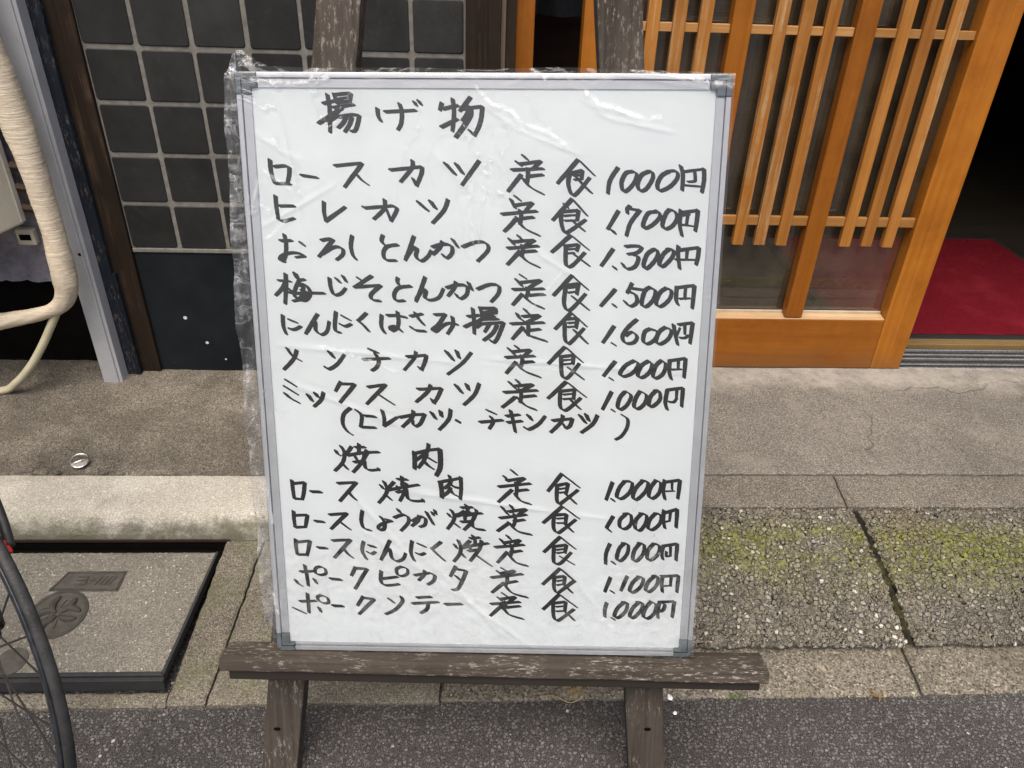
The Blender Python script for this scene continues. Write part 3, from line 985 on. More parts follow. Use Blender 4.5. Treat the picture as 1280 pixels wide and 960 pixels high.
CP = .026
obj('frame', frame_bar(0, FW, CP, BH - CP, 'L'), m_frame, board, bevel=.0012, local=True)
obj('frame', frame_bar(BW - FW, BW, CP, BH - CP, 'R'), m_frame, board, bevel=.0012, local=True)
obj('frame', frame_bar(CP, BW - CP, BH - FW, BH, 'T'), m_frame, board, bevel=.0012, local=True)
obj('frame', frame_bar(CP, BW - CP, 0, FW * .6, 'B'), m_frame, board, bevel=.0012, local=True)
for cx, cy in ((0, 0), (1, 0), (0, 1), (1, 1)):
    r = .009
    sx, sy = (1, -1)[cx], (1, -1)[cy]
    ox, oy = cx * BW, cy * BH
    poly = []
    for k in range(6):
        a = R(180 + 18 * k)
        poly.append((r + .0006 - .0006 + r * math.cos(a) * 1.0, r + r * math.sin(a)))
    poly += [(CP, 0.0), (CP, FW * (.6 if cy == 0 else 1) + .001), (FW + .001, FW * (.6 if cy == 0 else 1) + .001), (FW + .001, CP), (0.0, CP)]
    pts = [(ox + sx * (a - .0006), oy + sy * (b - .0006), -.0165) for a, b in poly]
    if sx * sy < 0: pts = pts[::-1]
    m = MB().prism(pts, (0, 0, .0190))
    cap = obj('corner_cap', m, m_cap, board, bevel=.0016, local=True, seg=3)
    # groove of the moulding
    g = .0072
    gp = [(ox + sx * g, oy + sy * CP * .98, .00262), (ox + sx * g, oy + sy * g, .00262), (ox + sx * CP * .98, oy + sy * g, .00262)]
    gm = MB()
    for a, b in zip(gp, gp[1:]):
        gm.box(min(a[0], b[0]) - .0006, max(a[0], b[0]) + .0006, min(a[1], b[1]) - .0006, max(a[1], b[1]) + .0006, .0020, .00262 + .0001 * (a is gp[0]))
    obj('groove', gm, m_dark, cap, local=True)


INK = [
    'heading=1048,7516 1193,7550|~1101,7620 1121,7476 1119,7327 1114,7180|~977,7285 1095,7355 1197,7420 1278,7462|~1096,7304 1154,7342 1225,7380|1183,7627 1213,7517|1197,7620 1384,7640|1388,7634 1371,7536|1214,7569 1362,7592*0.7|1218,7528 1366,7547|1170,7469 1421,7507|1270,7469 1123,7316*0.8|~1224,7361 1393,7388 1481,7381|~1481,7381 1468,7310 1428,7207 1376,7193|~1322,7361 1280,7290 1218,7234|~1391,7356 1358,7272 1297,7187|~1710,7460 1717,7377 1749,7315|1803,7424 1985,7434 2177,7444|~1983,7517 2008,7425 1997,7294 1955,7215|2164,7540 2188,7500|2215,7555 2246,7511|2500,7529 2476,7446|~2515,7461 2613,7484 2702,7502|~2634,7576 2648,7410 2626,7204|~2492,7250 2611,7307 2690,7345|2849,7595 2721,7438|2750,7462 2995,7493|~2995,7489 2981,7356 2945,7244 2896,7155|2896,7155 2837,7215|~2848,7481 2848,7392 2768,7261 2668,7133*1.2|~2828,7438 2789,7373 2749,7326',
    'dish_name=~344,6849 348,6705 385,6565*1.05|~393,6767 524,6779 583,6760|~583,6760 573,6668 548,6580|393,6566 581,6561|728,6665 928,6639|1156,6783 1492,6818|1492,6812 1265,6527|~1422,6683 1480,6616 1562,6558*0.9|1845,6738 2236,6779|~2242,6775 2234,6698 2171,6549|2171,6549 2127,6636|~2124,6851 2116,6765 1971,6596|2536,6819 2650,6695*1.2|2671,6812 2748,6705*1.2|2952,6852 2739,6563',
    'set_meal_word=3499,6921 3549,6875|3421,6844 3471,6802|3457,6818 3722,6854|3718,6854 3626,6769|3362,6748 3751,6766|~3560,6765 3561,6688 3554,6601|3572,6673 3748,6693|~3478,6691 3403,6600 3314,6489|~3498,6649 3593,6543 3754,6461|4177,6874 3932,6590|4193,6868 4387,6690*0.8|~4078,6711 4167,6730 4236,6750|4236,6746 4229,6650|~4082,6714 4065,6585 4115,6454 4184,6480 4328,6659|4129,6682 4228,6696*0.7|4140,6634 4239,6646*0.7|~4169,6663 4261,6567 4354,6481',
    'price=~4675,6782 4582,6628 4563,6473|~4851,6739 4776,6719 4727,6609 4752,6503 4811,6519 4886,6610 4912,6707 4860,6745|~5049,6736 4971,6697 4927,6591 4961,6509 5039,6534 5112,6660 5098,6737 5039,6742|~5306,6742 5219,6690 5172,6583 5209,6510 5335,6565 5418,6672 5394,6748 5286,6742|~5450,6808 5482,6701 5483,6518|5484,6739 5738,6775*0.8|~5738,6775 5747,6645 5729,6495|~5625,6744 5637,6664 5629,6629 5550,6621*0.8|5493,6582 5722,6564*0.7',
    'dish_name=~383,6413 386,6276 401,6133|425,6290 615,6291|~397,6133 460,6102 605,6139|993,6343 987,6221 1007,6102|1007,6106 1260,6282|1491,6284 1527,6269|1507,6272 1852,6302|~1852,6302 1915,6264 1836,6113|1836,6113 1780,6266*0.8|~1763,6374 1754,6266 1619,6137|2187,6352 2300,6251*1.2|2342,6361 2401,6277*1.2|~2560,6380 2508,6252 2363,6093',
    'set_meal_word=3408,6429 3465,6383|3354,6390 3405,6289|3405,6318 3622,6353|3622,6349 3542,6260|3241,6209 3677,6251|~3466,6260 3483,6191 3468,6082|3497,6159 3638,6176|~3411,6147 3356,6081 3270,5997|~3426,6171 3519,6043 3712,5951|4116,6401 3881,6141|4126,6396 4312,6201*0.8|4027,6336 4064,6298|~3985,6244 3988,6116 4032,5993 4096,6008 4294,6148|3989,6244 4200,6265|4200,6265 4189,6147|4021,6195 4181,6206*0.7|4032,6136 4183,6141*0.7|4129,6137 4278,6015',
    'price=4702,6259 4576,6037|4637,6018 4669,5983*1.1|~4845,6323 4811,6284 4817,6231|4826,6295 4972,6271|~4972,6271 4859,6113 4815,5954|~5163,6253 5074,6233 5020,6104 5043,6049 5141,6095 5226,6195 5192,6263 5143,6253|~5341,6284 5295,6225 5261,6096 5305,6043 5393,6087 5441,6186 5402,6265 5332,6280|~5482,6275 5478,6108 5515,5960|5484,6242 5695,6277|~5695,6277 5690,6149 5678,6021|5574,6236 5563,6099*0.8|5496,6210 5595,6227*0.7|5492,6098 5654,6080*0.7',
    'dish_name=~410,5858 483,5858 556,5863|~465,5934 480,5818 467,5683 432,5597|~443,5597 393,5610 406,5656 484,5695 587,5707 678,5689 713,5663|713,5663 595,5648*0.9|668,5837 707,5802*1.1|~939,5866 1042,5885 1087,5877|1087,5872 894,5660|~941,5698 1094,5783 1196,5768 1204,5694 1120,5621|~1332,5925 1311,5803 1329,5691 1372,5628|~1725,5935 1707,5862 1755,5806|~1910,5819 1777,5795 1725,5716 1753,5627 1886,5621|~2121,5925 2060,5764 2004,5624|~2019,5663 2106,5782 2158,5770 2142,5675 2209,5615 2297,5677 2337,5749|~2356,5794 2481,5830 2594,5813 2605,5724 2536,5656 2484,5701|~2482,5862 2447,5785 2361,5700|2613,5892 2680,5796|~2742,5799 2912,5861 3036,5851 3065,5762 2933,5621',
    'set_meal_word=3449,5943 3490,5903|3337,5902 3393,5836|3368,5868 3652,5894|3652,5890 3531,5817|3318,5787 3704,5819|~3501,5823 3508,5753 3488,5682|3502,5743 3675,5758|3471,5752 3313,5581|~3461,5742 3554,5632 3719,5552|4113,5954 3875,5742|4128,5948 4346,5776*0.8|4040,5818 4212,5843|4212,5839 4194,5759|4061,5778 4193,5789*0.7|4062,5727 4164,5738*0.7|~4054,5828 4054,5636 4076,5565 4148,5580 4296,5739|4160,5718 4352,5578',
    'price=4654,5787 4511,5575|4675,5561 4700,5534|~4811,5820 4912,5829 5014,5816 4966,5749 4845,5724|~4896,5724 4979,5689 4944,5573 4843,5538 4779,5606|~5167,5787 5089,5726 5049,5594 5088,5544 5175,5626 5225,5727 5197,5791 5147,5779|~5369,5797 5292,5728 5247,5606 5300,5576 5405,5688 5420,5779 5339,5792|~5478,5830 5481,5709 5511,5548|5447,5663 5508,5673*0.7|5491,5780 5738,5816|~5738,5816 5733,5701 5715,5600|5592,5781 5589,5670*0.8|5508,5663 5711,5661*0.7',
    'dish_name=349,5351 433,5348 516,5338*0.8|~449,5433 446,5295 420,5050*1.05|~435,5321 390,5244 303,5157|~460,5259 491,5230 523,5205|~574,5442 596,5391 624,5359*1.3|638,5359 694,5367|~624,5359 574,5267 539,5172|~541,5209 552,5150 587,5107|~605,5290 693,5298 751,5225 744,5152 681,5093 608,5100 526,5084|~670,5276 654,5188 616,5107|460,5204 533,5187|533,5187 761,5193 940,5191|~645,5224 703,5210 715,5174 669,5137 595,5121|~1016,5385 1027,5261 1069,5172 1153,5187 1220,5258|1103,5384 1150,5333|1191,5415 1231,5345|1385,5393 1449,5347|1562,5418 1333,5271|1340,5276 1675,5300|~1675,5296 1549,5184 1563,5113 1664,5098|~1901,5398 1893,5351 1915,5305|~2063,5294 1909,5270 1848,5187 1869,5105 1980,5106|~2253,5408 2203,5272 2128,5095|~2136,5126 2219,5256 2261,5231 2247,5144 2324,5114 2429,5153 2487,5263|~2531,5276 2661,5314 2789,5301 2789,5196 2706,5136 2648,5195|~2649,5351 2625,5272 2546,5170|2813,5344 2859,5251|~2930,5263 3082,5323 3199,5310 3199,5212 3105,5100',
    'set_meal_word=3484,5448 3546,5408|3429,5390 3500,5309|3465,5349 3742,5385|3742,5381 3589,5285|3389,5262 3785,5276|~3568,5285 3579,5223 3555,5160|3590,5188 3790,5204|3507,5205 3384,5063|~3514,5185 3633,5088 3779,5025|4143,5450 3910,5191|4151,5442 4351,5271*0.8|4062,5320 4226,5348|4226,5344 4209,5208|4093,5290 4206,5301*0.7|4095,5228 4198,5243*0.7|~4066,5310 4046,5103 4090,4999 4162,5031 4322,5213|4158,5177 4365,5012',
    'price=4701,5275 4523,5058|4688,5078 4716,5051|4913,5355 4857,5231|4905,5293 5101,5270|~4866,5252 4964,5211 4985,5112 4905,5059 4826,5127|~5150,5310 5081,5258 5048,5092 5112,5059 5199,5156 5214,5269 5130,5303|~5356,5301 5277,5239 5233,5104 5297,5061 5405,5158 5419,5271 5336,5297|~5488,5313 5487,5158 5518,5086|5493,5307 5712,5336|5712,5336 5702,5040|5601,5304 5600,5160*0.8|5528,5163 5671,5171*0.7',
    'dish_name=~377,4895 377,4751 408,4649|458,4840 555,4803|~455,4719 518,4709 609,4753|~835,4914 755,4797 666,4654|~690,4690 781,4823 801,4797 802,4702 873,4645 949,4693 983,4820|~1078,4948 1055,4779 1065,4694 1124,4678|1159,4896 1258,4844|~1133,4784 1195,4759 1270,4790|1475,4935 1366,4835|~1366,4835 1437,4772 1498,4699|~1675,4912 1666,4764 1710,4675|1751,4908 1872,4910 1997,4886|~1884,4956 1895,4830 1878,4745|~1878,4745 1807,4706 1783,4748 1857,4766 1933,4699|2056,4901 2207,4934|~2114,4948 2154,4875 2225,4791|~2057,4757 2119,4716 2244,4706|2370,4923 2510,4933|~2504,4925 2414,4793 2339,4729 2381,4704 2477,4783 2561,4816 2665,4800|~2599,4896 2606,4795 2534,4673|2802,4906 2950,4925|~2865,5010 2880,4861 2884,4679|~2759,4768 2864,4819 2974,4862|~2911,4766 2953,4796 2989,4820|~2959,5024 2981,4957 2984,4883|2964,5017 3156,5021|~3156,5021 3167,4985 3161,4953|2995,4962 3151,4995*0.6|2984,4944 3156,4956|2981,4909 3146,4916|2963,4867 3198,4877*0.9|2968,4809 3266,4833|~3266,4828 3230,4727 3183,4615 3136,4565 3094,4598|3083,4810 3021,4704|~3183,4799 3125,4689 3005,4592',
    'set_meal_word=3540,5004 3593,4950|~3442,4946 3479,4888 3542,4847|3515,4912 3728,4933|~3734,4928 3677,4890 3605,4858|3365,4813 3790,4837|~3584,4847 3590,4763 3586,4662|3601,4731 3744,4749|3520,4773 3382,4612|~3517,4762 3597,4668 3712,4626 3828,4590|4143,4968 3940,4752|4153,4962 4345,4792*0.8|4083,4884 4228,4900|4228,4896 4211,4769|4105,4832 4209,4843*0.7|4096,4779 4210,4791*0.7|~4063,4842 4068,4641 4101,4567 4153,4582 4315,4764|4191,4738 4362,4570',
    'price=4705,4796 4567,4578|4697,4567 4729,4546|~4996,4887 4880,4776 4819,4660 4864,4575 4968,4583 5010,4662 4941,4724 4864,4671|~5178,4769 5107,4726 5092,4609 5146,4567 5237,4622 5273,4728 5167,4767|~5374,4792 5294,4728 5259,4601 5323,4569 5423,4645 5449,4751 5363,4790|~5475,4825 5504,4699 5543,4561|5516,4667 5561,4784*0.7|5542,4825 5722,4853|5722,4853 5702,4580|5620,4826 5628,4700*0.8|~5569,4653 5631,4653 5681,4690*0.8',
    'dish_name=~406,4458 474,4355 581,4291*0.9|~532,4431 482,4312 345,4169|967,4414 1017,4344*1.2|~903,4208 955,4182 1065,4253 1163,4380|1495,4457 1604,4415*1.1|1409,4318 1760,4337|~1571,4400 1617,4303 1586,4216 1520,4167|1994,4361 2249,4386|~2249,4381 2226,4288 2181,4185|2181,4185 2146,4222|~2112,4427 2085,4340 1953,4181*0.9|2514,4438 2601,4325*1.2|2651,4444 2682,4354*1.1|~2841,4424 2724,4283 2527,4128*0.9',
    'set_meal_word=3430,4517 3483,4470|3336,4484 3421,4399|3378,4443 3620,4472|3620,4467 3543,4394|3299,4365 3674,4391|~3505,4393 3516,4324 3496,4242|3523,4303 3664,4315|3432,4306 3306,4153|~3439,4284 3550,4184 3752,4106|4071,4513 3861,4289|4088,4507 4307,4316*0.85|4021,4384 4189,4407|4189,4407 4181,4289|4043,4335 4169,4349*0.7|4045,4283 4160,4293*0.7|~4025,4384 4037,4157 4081,4092 4143,4126 4266,4294|4130,4234 4324,4086',
    'price=4738,4327 4592,4129|4684,4099 4712,4078|~4989,4341 4877,4275 4808,4166 4862,4127 4976,4179 5044,4298 4979,4345|~5178,4339 5087,4277 5040,4147 5105,4115 5196,4192 5222,4300 5158,4339|~5346,4349 5276,4280 5241,4149 5285,4106 5376,4173 5401,4303 5335,4349|~5451,4346 5455,4195 5486,4098|5451,4346 5658,4381|5658,4381 5653,4121|5566,4347 5568,4240*0.8|5478,4228 5615,4234*0.7',
    'dish_name=367,4025 487,3945*1.1|346,3934 503,3831*1.1|~344,3838 408,3776 519,3714*1.1|650,3821 698,3744*1.2|749,3846 778,3797*1.2|~857,3859 822,3758 721,3662|1097,4006 1021,3879|1083,3982 1281,3980|1281,3973 1077,3725|1461,3941 1699,3978|1692,3971 1434,3706|~1604,3837 1704,3768 1797,3706|2127,3921 2443,3938|~2443,3934 2396,3824 2338,3729|2338,3729 2305,3788|~2297,3978 2255,3885 2100,3743|2639,3978 2713,3881*1.2|2781,3991 2805,3922*1.2|~2945,4005 2882,3853 2741,3711',
    'set_meal_word=3445,4058 3488,4009|3349,4029 3435,3942|3435,3979 3658,4004|3658,4000 3499,3910|3280,3890 3719,3924|~3489,3936 3507,3844 3490,3755|3511,3831 3698,3851|3426,3827 3255,3683|~3458,3821 3566,3712 3706,3656|4099,4044 3863,3815|4114,4038 4364,3843*0.85|4021,3916 4212,3940|4212,3940 4205,3808|4065,3868 4203,3885*0.7|4066,3806 4194,3819*0.7|~4025,3921 4026,3717 4080,3651 4155,3686 4300,3825|4162,3803 4294,3676',
    'price=4706,3913 4595,3671|4728,3664 4750,3646|~4882,3916 4821,3838 4794,3716 4839,3672 4921,3740 4969,3862 4902,3922|~5083,3925 5034,3840 5011,3719 5073,3686 5154,3765 5170,3875 5082,3929|~5294,3936 5224,3854 5209,3732 5273,3729 5353,3822 5336,3932 5273,3936|~5442,3944 5425,3779 5456,3680|5452,3951 5647,3980|5647,3980 5645,3724|5568,3957 5569,3836*0.8|~5461,3791 5536,3785 5575,3840*0.8',
    'side_note=~1209,3646 1116,3558 1099,3423 1154,3321 1218,3274|~1289,3619 1356,3553 1353,3460 1336,3383|1400,3541 1545,3530|1340,3383 1540,3377|~1638,3618 1662,3514 1658,3399|1658,3403 1837,3525|1873,3525 2065,3567 2211,3575|~2211,3575 2152,3445 2086,3398|~2086,3398 2051,3435 2047,3494*0.9|~2058,3617 2040,3528 1907,3391|2304,3598 2356,3515*1.2|2425,3616 2437,3549*1.2|~2560,3643 2534,3509 2405,3358|2660,3480 2664,3475*1.6|3051,3641 3164,3592|2954,3472 3261,3505|~3100,3550 3135,3483 3080,3381|3313,3561 3487,3585|3329,3472 3520,3496|~3365,3640 3399,3503 3432,3339|3607,3573 3649,3515*1.2|~3561,3404 3618,3379 3746,3457 3830,3567|3931,3506 4196,3538|~4196,3538 4166,3437 4111,3399|4111,3399 4069,3470*0.9|~4066,3579 4044,3486 3910,3341|4299,3582 4371,3485*1.2|4379,3596 4414,3516*1.2|~4529,3585 4471,3466 4322,3343|~4860,3597 4935,3540 4932,3422 4864,3303 4786,3251*0.9',
    'heading=~984,3041 1003,3002 1035,2976|~1057,3106 1102,3012 1071,2873 958,2749|~1200,3099 1152,3030 1084,2968|1070,2852 1133,2778|1254,3092 1385,3099|~1305,3139 1302,3066 1294,2997|~1142,2974 1341,3015 1575,3029|~1408,3051 1372,2981 1361,2903|1240,2971 1271,2910|1228,2879 1369,2898|~1415,3016 1318,2859 1210,2732|~1369,2903 1382,2799 1446,2765 1559,2775|1559,2772 1560,2793|~2060,3034 2061,2922 2055,2796*1.2|2047,3011 2244,3066 2408,3085|~2408,3082 2414,2926 2404,2805 2353,2699*1.3|~2254,3152 2236,3053 2152,2975 2069,2913|~2227,3010 2184,2915 2108,2809|~2218,2976 2283,2933 2340,2899*1.2|~2192,2903 2240,2846 2305,2800*1.2',
    'dish_name=~355,2599 361,2453 371,2330|363,2554 531,2573|~530,2569 511,2432 483,2324|372,2335 483,2324|612,2438 752,2435*1.1|989,2566 1247,2584|1243,2579 1006,2304|~1135,2441 1176,2382 1230,2329|1582,2546 1614,2500|~1628,2601 1669,2496 1639,2401 1547,2286|1765,2596 1664,2484|1648,2406 1720,2336|1817,2639 1950,2636|~1878,2675 1882,2605 1874,2546|1664,2472 1891,2523 2109,2561|1814,2533 1834,2470|1801,2446 1934,2476|~1937,2578 1907,2452 1841,2319|~1935,2500 1953,2358 2041,2322 2164,2324|2164,2319 2160,2347|~2407,2603 2423,2489 2423,2379*1.25|2391,2602 2677,2666|~2688,2678 2692,2517 2679,2359|2532,2699 2553,2628|~2553,2622 2525,2569 2462,2514|~2546,2527 2512,2461 2427,2394|~2553,2575 2591,2540 2670,2523|~2541,2503 2579,2438 2657,2397',
    'set_meal_word=3386,2790 3452,2730|3286,2700 3336,2645|3321,2638 3562,2681|3562,2676 3453,2604|3211,2549 3644,2602|~3447,2609 3458,2511 3448,2412|3463,2494 3612,2513|3392,2505 3206,2323|~3437,2440 3515,2346 3648,2301|4073,2749 3888,2494|4080,2742 4315,2558*0.9|4007,2577 4160,2615|4160,2610 4141,2479|4030,2526 4139,2544*0.7|4042,2472 4130,2485*0.7|~4011,2589 4011,2378 4046,2307 4100,2343 4298,2516|4119,2473 4273,2320',
    'price=4768,2635 4690,2378|4771,2389 4800,2361|~4935,2654 4863,2555 4835,2425 4913,2403 5018,2510 5034,2639 4924,2654|~5186,2669 5092,2558 5055,2429 5111,2389 5226,2513 5252,2642 5164,2667|~5360,2674 5289,2561 5273,2444 5330,2409 5413,2493 5427,2633 5349,2674|~5480,2676 5465,2540 5495,2400|5481,2650 5686,2684|5687,2679 5670,2412|5579,2659 5585,2542*0.7|5499,2517 5619,2524*0.6',
    'dish_name=~349,2143 348,2023 357,1910|356,2081 541,2091|540,2081 504,1917|356,1902 503,1910|648,1999 766,1989*1.1|851,2098 1098,2124|1089,2116 862,1884|~991,1997 1067,1931 1128,1883|~1312,2163 1291,2014 1324,1906 1420,1871|~1566,2078 1619,1995 1605,1898 1542,1882 1532,1933 1608,1987 1721,2020|1632,2043 1717,2025*0.8|1811,2190 1841,2147*1.1|~1756,2069 1880,2114 1953,2072 1944,1988 1845,1873|~2007,2020 2125,2087 2192,2057 2179,1967 2111,1935|~2103,2099 2084,2026 1999,1948|~2205,2160 2248,2077 2302,1977|2289,2154 2304,2114|2323,2186 2340,2131|2510,2136 2539,2094|~2550,2195 2594,2116 2578,2031 2497,1912|2737,2180 2613,2104|2597,1994 2661,1939|2693,2232 2846,2242|~2757,2272 2782,2225 2771,2172|~2613,2111 2702,2139 2801,2178*1.3|2737,2150 2850,2147 2978,2154|~2895,2205 2904,2169 2884,2131|2751,2113 2870,2133*0.8|~2737,2129 2741,2092 2741,2050|2691,2020 2840,2035|~2889,2137 2830,2014 2728,1900|~2840,2019 2849,1955 2908,1917 3012,1905',
    'set_meal_word=3376,2273 3417,2214|3257,2248 3339,2142|3350,2182 3589,2224|3589,2219 3488,2144|3228,2085 3595,2143|~3428,2148 3440,2059 3418,1973|3429,2042 3569,2066|3351,2010 3196,1889|~3351,2022 3475,1892 3665,1844|4091,2272 3830,2022|4098,2265 4323,2097*0.9|3983,2140 4149,2159|4149,2154 4141,2010|4017,2088 4139,2099*0.7|4019,2021 4130,2027*0.7|~3976,2135 3976,1948 4033,1876 4110,1926 4279,2077|4130,2010 4244,1897',
    'price=~4796,2133 4720,1984 4714,1959|4714,1959 4769,1910|~4967,2167 4893,2082 4898,1974 4976,1952 5050,2037 5033,2168 4945,2174|~5187,2182 5114,2086 5109,1966 5177,1931 5249,2040 5254,2159 5165,2187|~5374,2185 5302,2089 5286,1969 5354,1946 5448,2043 5453,2163 5374,2190|~5493,2234 5490,2092 5518,1972|5484,2192 5668,2256|5672,2256 5673,1984|5582,2212 5578,2093*0.8|5502,2061 5579,2081*0.7',
    'dish_name=~353,1717 351,1596 364,1483|363,1677 555,1699|554,1691 500,1475|364,1486 501,1486|663,1596 787,1590*1.1|872,1707 1132,1724|1125,1719 889,1446|~1027,1586 1074,1514 1148,1451|~1311,1698 1286,1558 1343,1430|1388,1640 1474,1620|~1367,1538 1421,1512 1471,1545|~1682,1720 1622,1590 1549,1422|~1568,1468 1654,1599 1683,1565 1704,1457 1777,1404 1865,1446 1899,1528|~1995,1717 1974,1543 2020,1419|2081,1678 2178,1637|~2058,1531 2114,1513 2172,1538|2401,1710 2272,1601|~2272,1607 2349,1522 2447,1427|2594,1672 2623,1622|~2644,1738 2678,1647 2665,1538 2581,1417|2808,1735 2693,1623|2682,1549 2735,1482|2813,1773 2947,1789|~2848,1816 2878,1758 2882,1661|2698,1627 2897,1677 3066,1702|2798,1649 2827,1584|2787,1581 2922,1602|~2972,1738 2937,1607 2811,1429|~2892,1520 2996,1440 3108,1358',
    'set_meal_word=3330,1821 3375,1769|3241,1762 3308,1675|3304,1714 3510,1759|3510,1754 3427,1672|3163,1643 3566,1687|~3387,1689 3399,1598 3377,1510|3388,1569 3534,1596|3332,1573 3197,1408|~3354,1536 3457,1415 3615,1366|4072,1816 3848,1581|4079,1809 4285,1638*0.9|3993,1669 4160,1696|4160,1696 4141,1574|4016,1616 4139,1635*0.7|4028,1567 4118,1581*0.7|~3986,1674 3986,1449 4032,1400 4099,1426 4230,1580|4086,1512 4269,1402',
    'price=~4767,1719 4719,1571 4718,1412|4814,1445 4846,1414|~4963,1727 4900,1648 4872,1500 4930,1465 5015,1576 5020,1711 4941,1734|~5186,1738 5113,1627 5097,1492 5154,1468 5238,1580 5243,1714 5164,1737|~5376,1733 5303,1630 5298,1508 5355,1484 5450,1584 5455,1706 5376,1733|~5511,1694 5494,1597 5515,1499|5511,1702 5703,1739|5703,1734 5702,1485|5612,1696 5619,1557*0.8|5560,1615 5558,1541*0.8|5558,1541 5624,1555*0.7',
    'dish_name=395,1219 579,1232|~458,1320 479,1165 492,1000|~314,1087 349,1032 400,1001|583,1104 614,1042|~678,1304 615,1280 604,1205 678,1174 753,1200 741,1275 674,1306*0.9|820,1116 966,1104*1.1|1180,1302 1117,1171|1175,1287 1345,1280|1345,1275 1161,964|~1545,1246 1533,1108 1576,1034 1691,1031 1794,1050|1545,1129 1775,1163|~1841,1323 1767,1287 1776,1200 1844,1176 1917,1215 1915,1290 1836,1323*0.9|2019,1192 2243,1233|~2243,1228 2306,1192 2287,1109 2206,1050|~2164,1264 2152,1199 2077,1113|2604,1339 2527,1183|2597,1301 2755,1274|~2755,1274 2697,1116 2627,989 2554,971|2607,1190 2674,1123',
    'set_meal_word=3261,1320 3345,1272|3197,1274 3266,1213|3265,1246 3435,1288|3435,1283 3345,1215|3111,1173 3549,1236|~3334,1220 3334,1127 3312,1057|3334,1097 3475,1125|3289,1096 3118,940|~3289,1081 3404,940 3621,873|4074,1327 3839,1081|4083,1327 4287,1144|3991,1189 4149,1216|4149,1211 4141,1079|4038,1135 4139,1154*0.7|4039,1072 4129,1091*0.7|~4002,1201 3999,1039 4030,959|4287,1144 4064,952|4141,1079 4257,960',
    'price=4794,1203 4723,981|4818,991 4848,966|5030,1227 4949,1000|~5199,1222 5113,1133 5073,1008 5131,979 5229,1073 5257,1198 5176,1227|~5412,1238 5327,1137 5299,1024 5357,993 5453,1102 5458,1227 5390,1240|~5526,1228 5520,1116 5538,991|5514,1235 5749,1254|5749,1249 5742,992|5649,1230 5646,1088*0.8|5544,1086 5646,1093*0.7',
    'dish_name=362,751 587,763|~471,875 476,723 477,574|263,642 425,563|628,654 650,590|~668,853 614,827 633,764 701,727 769,741 752,817 662,858*0.9|831,691 976,686*1.1|1271,844 1185,700|1259,826 1431,806|1426,801 1202,562|1643,815 1706,758*1.1|~1819,849 1833,773 1725,643 1589,569|2048,840 2248,856|1981,745 2350,777|~2200,759 2187,665 2093,594|2453,741 2683,753*1.1',
    'set_meal_word=3271,930 3335,881|3210,861 3256,811|3249,839 3450,878|3450,873 3341,775|3107,758 3519,798|~3313,800 3309,723 3279,672|3318,706 3520,732|3267,743 3096,571|~3279,718 3360,597 3563,529|4076,927 3852,687|4088,920 4332,729*0.9|3988,786 4170,815|4170,810 4162,662|4035,731 4149,744*0.7|4036,660 4151,667*0.7|~3992,792 4003,583 4051,512 4119,547 4292,695|4186,637 4299,522',
    'price=~4756,805 4733,698 4737,584|4848,560 4871,543*1.1|~5002,817 4914,727 4874,599 4932,575 5031,678 5048,806 4979,822|~5218,826 5131,731 5091,603 5149,579 5247,695 5264,810 5183,828|~5388,837 5313,734 5285,607 5355,570 5442,661 5458,788 5376,842|~5503,814 5486,687 5497,580|~5452,686 5554,701 5583,790 5525,827|5502,832 5716,848|5717,843 5697,596',
]


NIB = []
for ax, ay in ((3.1, .55), (2.6, 1.05), (-2.6, 1.05), (-3.1, .55), (-3.1, -.55), (-2.6, -1.05), (2.6, -1.05), (3.1, -.55)):
    ca, sa = math.cos(R(-31)), math.sin(R(-31))
    NIB.append((ax * ca - ay * sa, ax * sa + ay * ca))


def hull(p):
    p = sorted(set(p))
    def half(q):
        h = []
        for a in q:
            while len(h) > 1 and (h[-1][0] - h[-2][0]) * (a[1] - h[-2][1]) - (h[-1][1] - h[-2][1]) * (a[0] - h[-2][0]) <= 0: h.pop()
            h.append(a)
        return h
    lo, up = half(p), half(p[::-1])
    return lo[:-1] + up[:-1]


rng = random.Random(11)
for line in INK:
    kind_, line = line.split('=')
    m = MB()
    lift = 0
    for st in line.split('|'):
        w = 1.0
        if '*' in st:
            st, ws = st.split('*'); w = float(ws)
        curve = st[0] == '~'
        pts = [tuple(float(a) / 10 for a in q.split(',')) for q in st.lstrip('~').split()]     # millimetres
        v = [Vector((x, y, 0)) for x, y in pts]
        if curve and len(v) > 2:
            v = smooth_path(v, 5)
        else:
            q = [v[0]]
            for a, b in zip(v, v[1:]):
                k = max(1, int((b - a).length / 7))
                for i in range(1, k + 1):
                    j = Vector((rng.gauss(0, .12), rng.gauss(0, .12), 0)) if i < k else Vector((0, 0, 0))
                    q.append(a + (b - a) * (i / k) + j)
            v = q
        N = len(v)
        dens = 1.0 * w
        def nib(i, c):
            t = i / max(1, N - 1)
            s = dens * (1.04 - .16 * t * t) * (1 + .04 * math.sin(i * 1.7 + lift))
            return [(round(c.x + a * s, 3), round(c.y + b * s, 3)) for a, b in NIB]
        for i in range(N - 1):
            h = hull(nib(i, v[i]) + nib(i + 1, v[i + 1]))
            z = -.0038 + .0000012 * lift
            lift += 1
            m.add([(a / 1000, b / 1000, z) for a, b in h], [tuple(range(len(h)))])
    obj(kind_, m, m_ink, board, local=True)

